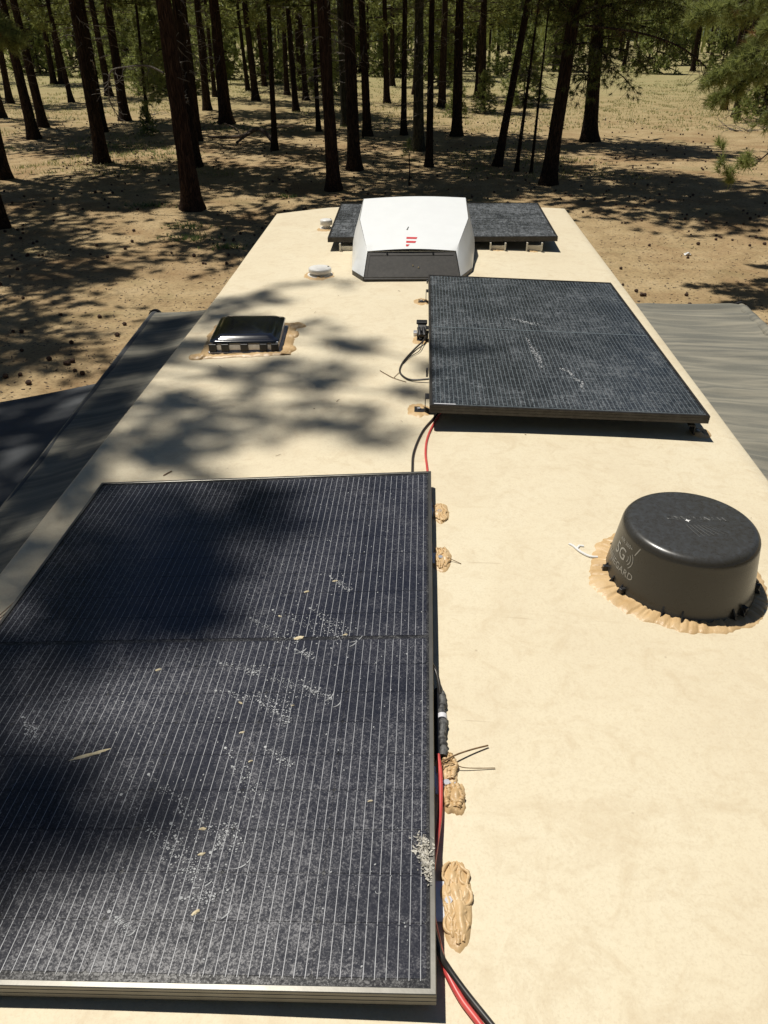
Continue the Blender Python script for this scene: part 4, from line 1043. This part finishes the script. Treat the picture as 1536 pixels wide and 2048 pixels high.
for c in ((5.30, 14.05, 2.80), (5.12, 14.0, 2.66), (5.45, 14.1, 2.85), (5.0, 13.98, 2.72), (5.2, 14.0, 2.55), (4.98, 14.2, 3.0)):
    for q in range(5): tuft(boughs, Vector(c)+Vector((RR.gauss(0, .05), RR.gauss(0, .05), RR.gauss(0, .05))), Vector((-.2, -.1, .35)), 40, .17, .010, RR, .8)
o = build('boughs', boughs, [NEED2, NEEDY], rp); tag(build('limbs', wood, BARK2, rp, smooth=True), kind='stuff')
for i, (z, a, L_) in enumerate(((8.5, 0, 3), (9, 2, 3))): pass
c = build('crown', None, None, rp, mesh=CRN[3][0]); c.scale = (.85, .85, .9); c = build('limbs', None, None, rp, mesh=CRN[3][1]); c.scale = (.85, .85, .9)

# dark shaggy low branches around the two right trunks
def shaggy(px, py, specs, label, parent):
    mbn = MB(); mw = MB(); R = random.Random(int(px*10))
    for (x0, y0, z0), (x1, y1, z1), n in specs:
        P_ = spline([Vector((x0, y0, z0)), Vector(((x0+x1)/2, (y0+y1)/2, (z0+z1)/2+.25)), Vector((x1, y1, z1))], 8)
        mw.tube(P_, [.035*(1-.8*k/len(P_)) for k in range(len(P_))], 5, cap=False)
        for k in range(int(n*2.3)):
            i = min(len(P_)-2, int(R.random()**.7*(len(P_)-1))); p = P_[i]; side = Vector((R.gauss(0, .36), R.gauss(0, .3), -abs(R.gauss(0, .32))))
            q = p+side; mw.tube([p, p+side*.6, q], [.010, .007, .004], 3, cap=False)
            for e in range(2): mw.tube([q, q+Vector((R.gauss(0, .15), R.gauss(0, .15), -R.random()*.3))], [.005, .003], 3, cap=False)
            if R.random() < .75: tuft(mbn, q, Vector((side.x, side.y, -.2)), 30, .20, .020, R, .8)
    a = build('low_foliage', mbn, NEED, parent); b = build('low_limbs', mw, BARK2, parent)
big = [o for o in COL.objects if o.get('label', '').startswith('big dark pine trunk')][0]
broad = [o for o in COL.objects if o.get('label', '').startswith('broad black pine')][0]
def shag(parent, base, specs):
    parent_rot = parent.rotation_euler.copy(); parent.rotation_euler = (0, 0, 0)
    shaggy(base[0], base[1], specs, '', parent); parent.rotation_euler = parent_rot
shag(big, (4.41, 29.07), [((4.45, 29, z), (4.45+dx, 29+dy, z+dz), n) for z, dx, dy, dz, n in ((4.9, 1.6, -.6, .3, 26), (5.6, 2.4, -.3, .2, 34), (5.0, -1.5, -.4, .4, 22), (4.2, 1.1, -.8, -.3, 16), (5.9, -2.0, .2, .3, 26), (6.3, 3.0, .2, -.1, 36), (3.6, .9, .5, -.5, 10), (5.7, .3, -1.3, .2, 20), (6.6, 1.2, -1.0, .1, 26), (6.4, -1.2, -.8, .1, 24))])
shag(broad, (8.03, 41.18), [((8, 41, z), (8+dx, 41+dy, z+dz), n) for z, dx, dy, dz, n in ((3.9, 1.9, -1.2, -.7, 34), (4.8, 3.0, -.8, -.6, 44), (3.2, 1.5, -1.6, -.9, 24), (5.5, 3.8, -.6, -.3, 46), (4.6, -1.7, -1.0, -.4, 26), (2.9, -1.1, -1.0, -.8, 14), (6.2, 3.5, .3, -.4, 40), (5.4, -2.4, -.6, 0, 30), (3.8, .3, -1.9, -.7, 24), (6.4, 2.0, -1.5, 0, 34), (6.5, -1.5, -1.5, 0, 34), (4.3, 2.6, .6, -1.0, 30))])
# arching dark bough between the broad pine and the right pine
mb = MB(); R = random.Random(5)
arch = spline([(4.45, 27.0, 4.75), (5.8, 26.0, 4.65), (7.0, 25.5, 4.35), (7.9, 25.2, 3.8), (8.5, 25.0, 3.2)], 8)
mb.tube(arch, [.040*(1-.75*k/len(arch)) for k in range(len(arch))], 6)
for q in range(60):
    i = R.randint(4, len(arch)-2); p = arch[i]; d = Vector((R.gauss(.3, .5), R.gauss(0, .4), -abs(R.gauss(.6, .4)))).normalized(); pts = [p]
    for k in range(5): d = (d+Vector((R.gauss(0, .3), R.gauss(0, .3), R.gauss(-.1, .25)))).normalized(); pts.append(pts[-1]+d*R.uniform(.08, .2))
    mb.tube(pts, [.011, .009, .007, .005, .004, .003], 4, cap=False)
bl_ = build('arching_limb', mb, BARK2, None)
bl_.parent = big; bl_.matrix_parent_inverse = Matrix.Translation(-Vector(big.location))

# hooked dead branch on the nearest pine
near_pine = [o for o in COL.objects if o.get('label', '').startswith('nearest big pine')][0]
mb = MB(); R = random.Random(12)
hook = spline([(-7.35, 24.1, 3.62), (-7.8, 24.15, 3.80), (-8.4, 24.2, 3.78), (-8.85, 24.2, 3.70), (-9.02, 24.2, 3.40), (-9.08, 24.2, 3.0), (-9.0, 24.2, 2.7), (-8.82, 24.2, 2.4)], 7)
mb.tube(hook, [.030*(1-.7*k/len(hook)) for k in range(len(hook))], 6)
for q in range(26):
    i = R.randint(6, len(hook)-2); d = Vector((R.gauss(0, .5), R.gauss(0, .3), R.gauss(-.6, .5))).normalized(); pts = [hook[i]]
    for k in range(5): d = (d+Vector((R.gauss(0, .3), R.gauss(0, .2), R.gauss(0, .3)))).normalized(); pts.append(pts[-1]+d*.12)
    mb.tube(pts, [.010, .008, .006, .005, .004, .003], 4, cap=False)
hk = build('hooked_branch', mb, TWIG, None); hk.parent = near_pine; hk.matrix_parent_inverse = Matrix.Translation(-Vector(near_pine.location))

mb = MB(); wb = MB(); R = random.Random(66); side_pine = [o for o in COL.objects if o.get('label', '').startswith('trunk touching')][0]
wb.tube(spline([(-9.15, 31.9, 4.0), (-9.6, 31.0, 4.0), (-9.9, 30.4, 3.5), (-9.9, 30.2, 2.7)], 6), [.03-.0012*k for k in range(19)], 5)
for q in range(95):
    p = Vector((-9.80+R.gauss(0, .22), 30.3+R.gauss(0, .2), R.uniform(2.3, 4.0))); tuft(mb, p, Vector((R.gauss(0, .5), R.gauss(0, .5), -.1)), 26, .17, .016, R, .8)
for nm, b_, m_ in (('low_foliage', mb, NEED2), ('low_limb', wb, BARK2)):
    o = build(nm, b_, m_); o.parent = side_pine; o.matrix_parent_inverse = Matrix.Translation(-Vector(side_pine.location))
# bough of a left hand pine showing at the upper left corner
lp = empty('pine_tree', (-11.8, 21.4, 0), 'pine at the left picture edge with a green bough hanging into the corner', 'tree', 'pine trees of the forest')
tk = build('trunk', None, None, lp, mesh=TRK[2]); tk.scale = (.22, .22, .9)
boughs = MB(); wood = MB()
bough([(-11.7, 21.3, 5.3), (-10.9, 20.7, 5.2), (-10.2, 20.3, 4.85), (-9.5, 20.1, 4.55)], 4.5, R=random.Random(8)); bough([(-11.7, 21.3, 4.9), (-10.9, 20.4, 4.9), (-10.1, 20.0, 4.6), (-9.6, 19.9, 4.45)], 4.0, R=random.Random(9))
build('boughs', boughs, [NEED2, NEEDY], lp); tag(build('limbs', wood, BARK2, lp), kind='stuff')

# young pines and saplings
def young(x, y, s, label, k, group='young pines under the tall trunks'):
    t = empty('young_pine', (x, y, gz(x, y) if y < 120 else 0), label, 'young tree', group); R = random.Random(k)
    tk = build('trunk', None, None, t, mesh=TRK[k % 5]); tk.scale = (.055*s, .055*s, .24*s)
    for nm, me in (('crown', YNG[k % 3][0]), ('limbs', YNG[k % 3][1])):
        c = build(nm, None, None, t, mesh=me); c.scale = (s, s, s); c.rotation_euler[2] = R.random()*6
    return t
YL = [(-38.5, 95, 1.6, 'bushy bright young pine farthest left among the green undergrowth'), (-33.0, 92, 1.5, 'green young pine behind the two far left trunks'), (-28.2, 90, 1.3, 'light green young pine right of the two far trunks'),
      (-44.5, 98, 1.7, 'large green young pine near the left picture edge'), (-24.5, 98, 1.4, 'green young pine behind the tall leaning trunk'), (-14.3, 42.5, .30, 'small green young pine beside the nearest big left pine'),
      (-14.6, 92, 1.1, 'green young pine far behind the slender trunks'), (1.9, 52.5, .45, 'dark young pine behind the stout trunk right of centre'), (3.8, 55.5, .5, 'young pine with open branches right of the stout trunk'),
      (-3.2, 96, 1.4, 'far young pine seen at the centre between trunks'), (-8.4, 104, 1.5, 'far young pine left of centre between trunks'), (19.6, 50.5, 1.05, 'sunlit young pine at the right behind the hanging boughs'), (23.5, 56, 1.3, 'second sunlit young pine at the far right'), (6.8, 60, 1.0, 'young pine left of the sunny clearing'),
      (9.6, 98, 1.6, 'far young pine behind the clearing'), (16.5, 110, 1.9, 'far green young pine over the top of the clearing'), (27, 105, 2.0, 'far young pine right of the clearing'), (-19.5, 70, .9, 'small young pine between trunks at left'), (-49, 105, 1.9, 'far left green young pine behind the others')]
for i, (x, y, s, l) in enumerate(YL): young(x, y, s, l, i)
Ry = random.Random(55); k_ = 0
while k_ < 34:
    y = Ry.uniform(66, 128); x = Ry.uniform(-.56, .50)*y
    if .12 < x/y < .34 and y < 100: continue
    young(x, y, Ry.uniform(.8, 1.7), 'one of many small green pines filling the gaps between distant trunks', 20+k_, 'small green pines deep in the forest'); k_ += 1
sap = empty('sapling', (-.52, 28.43, gz(-.52, 28.43)), 'tiny pine sapling with a thin stem just behind the air conditioner', 'sapling')
mb = MB(); mb.tube([(-.52, 28.43, -.05), (-.50, 28.42, .6), (-.56, 28.4, 1.25)], [.03, .022, .008], 6); build('stem', mb, BARK2, sap)
mb = MB(); R = random.Random(3)
for q in range(46):
    z = R.uniform(.85, 1.5); a = R.uniform(0, 6.28); l = .42*(1.55-z)/.7; tuft(mb, Vector((-.54+cos(a)*l*R.random(), 28.4+sin(a)*l*R.random(), z)), Vector((cos(a), sin(a), .5)), 16, .13, .010, R, .8)
build('crown', mb, NEED2, sap)

# background pines, individually placed, alike from here
R = random.Random(21); cnt = 0; placed = [(t[0], t[1]) for t in T]
while cnt < 210:
    y = 50 + 150*R.random()**.85; x = R.uniform(-.62, .58)*y*.98 + R.uniform(-3, 3)
    px = x/y
    if .13 < px < .34 and y < 100: continue       # sunny clearing on the right
    if y < 62 and abs(x) < 14 and R.random() < .6: continue
    if any((x-a)**2+(y-b)**2 < 4.2**2 for a, b in placed): continue
    placed.append((x, y)); cnt += 1
    r = R.choice((.14, .17, .2, .24, .28, .33))
    tree(x, y, r, R.gauss(0, .02), 'one of many alike dark pine trunks standing deep in the forest behind', FARC[cnt % 4], None, 'distant pine trees deep in the forest', seed=cnt+100, crs=R.uniform(.8, 1.15), hs=R.uniform(.85, 1.1))
# forest mass farther than trunks can be told apart
mb = MB()
for q in range(5200):
    a = R.uniform(radians(55), radians(127)); d = R.uniform(195, 300); z = R.uniform(1.5, 15)
    p = Vector((cos(a)*d, sin(a)*d, z)); tuft(mb, p, Vector((0, 0, 1)), 7, 1.5, .55, R, 1.1)
for q in range(900):
    a = R.uniform(radians(55), radians(127)); d = R.uniform(190, 290); p = Vector((cos(a)*d, sin(a)*d, 0)); s = R.uniform(.12, .3); mb.quad(p-Vector((s, 0, .2)), p+Vector((s, 0, -.2)), p+Vector((s*.4, 0, 15)), p+Vector((-s*.4, 0, 15)))
tag(build('distant_forest', mb, NEEDF), 'mass of distant pines closing the view behind the trunks', 'forest', kind='stuff')

# ---------------------------------------------------------------- forest floor
R = random.Random(31)
log = empty('fallen_branch', (-8.4, 39.6, 0), 'dark fallen branch arching over the ground beside the thin pole-like trunk', 'fallen branch')
mb = MB(); mb.tube(spline([(-10.9, 41.4, .06), (-9.9, 40.9, .10), (-8.9, 40.4, .22), (-8.3, 40.2, .50), (-7.9, 39.9, .55), (-7.5, 39.5, .36), (-7.15, 39.1, .06)], 8), [.05+.05*min(1, k/20) for k in range(49)], 8); build('limb', mb, LOGM, log, smooth=True)
mb = MB(); mb.tube(spline([(-8.5, 40.2, .36), (-8.7, 39.7, .25), (-9.0, 39.3, .04)], 8), .06, 7); mb.tube(spline([(-7.9, 39.9, .5), (-7.0, 40.2, .66), (-6.4, 40.4, .62)], 8), .03, 6); mb.tube(spline([(-9.0, 40.4, .22), (-9.3, 40.8, .5), (-9.9, 41.0, .7)], 6), .03, 6); build('side_limb', mb, LOGM, log, smooth=True)
def twigpile(cx, cy, label, n=7, L_=1.1, sd_=1):
    R = random.Random(sd_); mb = MB()
    for i in range(n):
        a = R.uniform(0, 6.28); p = Vector((cx+R.gauss(0, .3), cy+R.gauss(0, .3), .04)); d = Vector((cos(a), sin(a), R.uniform(0, .35))); pts = [p]
        for k in range(6): d = (d+Vector((R.gauss(0, .25), R.gauss(0, .25), R.gauss(-.02, .15)))).normalized(); pts.append(pts[-1]+d*L_*.2)
        mb.tube(pts, [.018, .016, .013, .011, .008, .005, .003], 5)
    tag(build('twig_pile', mb, TWIG, origin=(cx, cy, 0)), label, 'dead twigs')
twigpile(-12.2, 45.0, 'dead twigs lying left of the thick brown trunk', 8, 1.3, 2); twigpile(-16.8, 52.5, 'pale dead twigs on the sunny ground behind the hooked branch', 9, 1.4, 3)
twigpile(1.0, 25.6, 'small pale twigs on the shaded ground right behind the trailer', 6, .6, 4); twigpile(17.0, 45.5, 'tangle of dead twigs under the sunlit pine on the right', 16, 1.5, 5); twigpile(18.8, 47.0, 'darker tangle of dead branches at the right edge', 16, 1.6, 6)

# pine cones
me = bpy.data.meshes.new('pine_cone'); mb = MB(); rows = []
for i in range(9):
    t = i/8; row = []
    for k in range(10):
        a = 2*pi*k/10+(i % 2)*.31; r = .043*sin(pi*min(1, t*.92+.05))**.7*(1.0+.22*((k+i) % 2)); row.append((r*cos(a), -.05+.105*t, .036+r*sin(a)*.95))
    rows.append(row)
mb.grid(rows, cu=True); mb.fan(rows[0]); me.from_pydata(mb.v, [], mb.f); me.materials.append(CONE)
def cpos():
    while 1:
        y = 8+44*R.random()**1.1; x = R.uniform(-.60, .56)*y+R.uniform(-1, 1)
        den = .22+1.5*noise.noise(Vector((x*.22, y*.16, 2)))+(.5 if y > 18 else 0)
        if -1.9 < x < 2.2 and y < 8.2: continue
        if R.random() < den: return x, y
cs = sorted([cpos() for _ in range(1250)], key=lambda c: c[0]**2+c[1]**2)
for x, y in cs[:290]:
    o = bpy.data.objects.new('pine_cone', me); COL.objects.link(o); o.location = (x, y, gz(x, y)); s = R.uniform(.5, .95); o.scale = (s, s, s); o.rotation_euler = (R.uniform(-.3, .3), R.uniform(-.2, .2), R.uniform(0, 6.28))
    tag(o, 'small dark brown pine cone lying on the bare sandy forest floor', 'pine cone', 'fallen pine cones')
mb = MB()
for x, y in cs[290:]:
    s = R.uniform(.5, .95); z = gz(x, y); r = .05*s
    c = (x, y, z+r*.7); rows = [[(c[0]+r*cos(a)*q, c[1]+r*1.3*sin(a)*q, c[2]+h_*r) for a in [k*2*pi/7 for k in range(7)]] for q, h_ in ((.5, -.7), (1, -.2), (.9, .4), (.3, .8))]
    mb.grid(rows, cu=True); mb.fan(rows[-1])
tag(build('pine_cones', mb, CONE), 'scattered small dark pine cones farther back on the ground', 'pine cones', kind='stuff')

# litter: bark chips, clods and short twigs, real geometry
mb = MB()
for q in range(15000):
    y = 5+36*R.random()**1.25; x = R.uniform(-.62, .58)*y+R.uniform(-2, 2)
    if -1.4 < x < 1.5 and y < 7.8: continue
    z = gz(x, y); a = R.uniform(0, pi); l = R.uniform(.008, .038); wd = R.uniform(.003, .012); t_ = R.uniform(.003, .010)
    u = Vector((cos(a)*l, sin(a)*l, R.uniform(-.01, .01))); v = Vector((-sin(a)*wd, cos(a)*wd, 0)); p = Vector((x, y, z+.003))
    b = [p-u-v, p+u-v, p+u+v, p-u+v]; tp = [p-u*.7-v*.6+Vector((0, 0, t_)), p+u*.7-v*.6+Vector((0, 0, t_)), p+u*.7+v*.6+Vector((0, 0, t_)), p-u*.7+v*.6+Vector((0, 0, t_))]
    mb.grid([b, tp], cu=True); mb.fan(tp)
tag(build('forest_litter', mb, LOGM), 'bark chips and twigs strewn over the sandy ground', 'litter', kind='stuff')
# dry grass
mb = MB()
for q in range(11000):
    y = 30+75*R.random()**1.1; x = R.uniform(-.62, .60)*y
    if noise.noise(Vector((x*.12, y*.09, 9))) < (.18 if y < 48 else -.2): continue
    h_ = R.uniform(.05, .17); z = gz(x, y) if y < 120 else 0
    for k in range(6):
        a = R.uniform(0, 6.28); s = R.uniform(.03, .16); p = Vector((x+R.gauss(0, .2), y+R.gauss(0, .2), z-.01)); v = Vector((cos(a), sin(a), 0)); w_ = .012+.0003*y
        mb.tri(p-v*w_, p+v*w_, p+Vector((-sin(a)*s, cos(a)*s, h_)))
tag(build('grass', mb, GRASS), 'dry yellow green grass growing between the trees', 'grass', kind='stuff')
mb = MB()
for (cx, cy, n, s) in ((-6.6, 21.8, 5, .35), (-6.2, 20.6, 6, .4), (-8.6, 24.6, 5, .4), (-5.0, 19.6, 4, .25), (-14.2, 38, 14, 1.4), (-9.5, 45, 16, 1.6), (-20, 37, 12, 1.2), (-4.6, 26.2, 4, .3), (-12, 35.5, 8, 1.0), (-13.0, 48, 14, 1.5), (-3.6, 46, 10, 1.2)):
    for q in range(n*10):
        x = cx+R.gauss(0, s); y = cy+R.gauss(0, s*.5); z = gz(x, y)
        for k in range(5):
            a = R.uniform(0, 6.28); p = Vector((x, y, z)); v = Vector((cos(a), sin(a), 0))*.012; mb.tri(p-v, p+v, p+Vector((R.gauss(0, .06), R.gauss(0, .06), R.uniform(.04, .14))))
tag(build('weeds', mb, GREENW), 'low green weeds sprouting from the sandy ground', 'weeds', kind='stuff')
# crumpled paper
mb = MB(); rows = []
for i in range(7):
    rows.append([(6.50+.17*(j/6)+.02*R.random(), 19.38+.14*(i/6)+.02*R.random(), gz(6.55, 19.42)+.01+.07*R.random()*sin(pi*j/6)) for j in range(7)])
mb.grid(rows); tag(build('paper_scrap', mb, PAPER, origin=(6.55, 19.42, 0)), 'crumpled white paper scrap on the ground right of the trailer', 'litter')
bpy.context.view_layer.update()
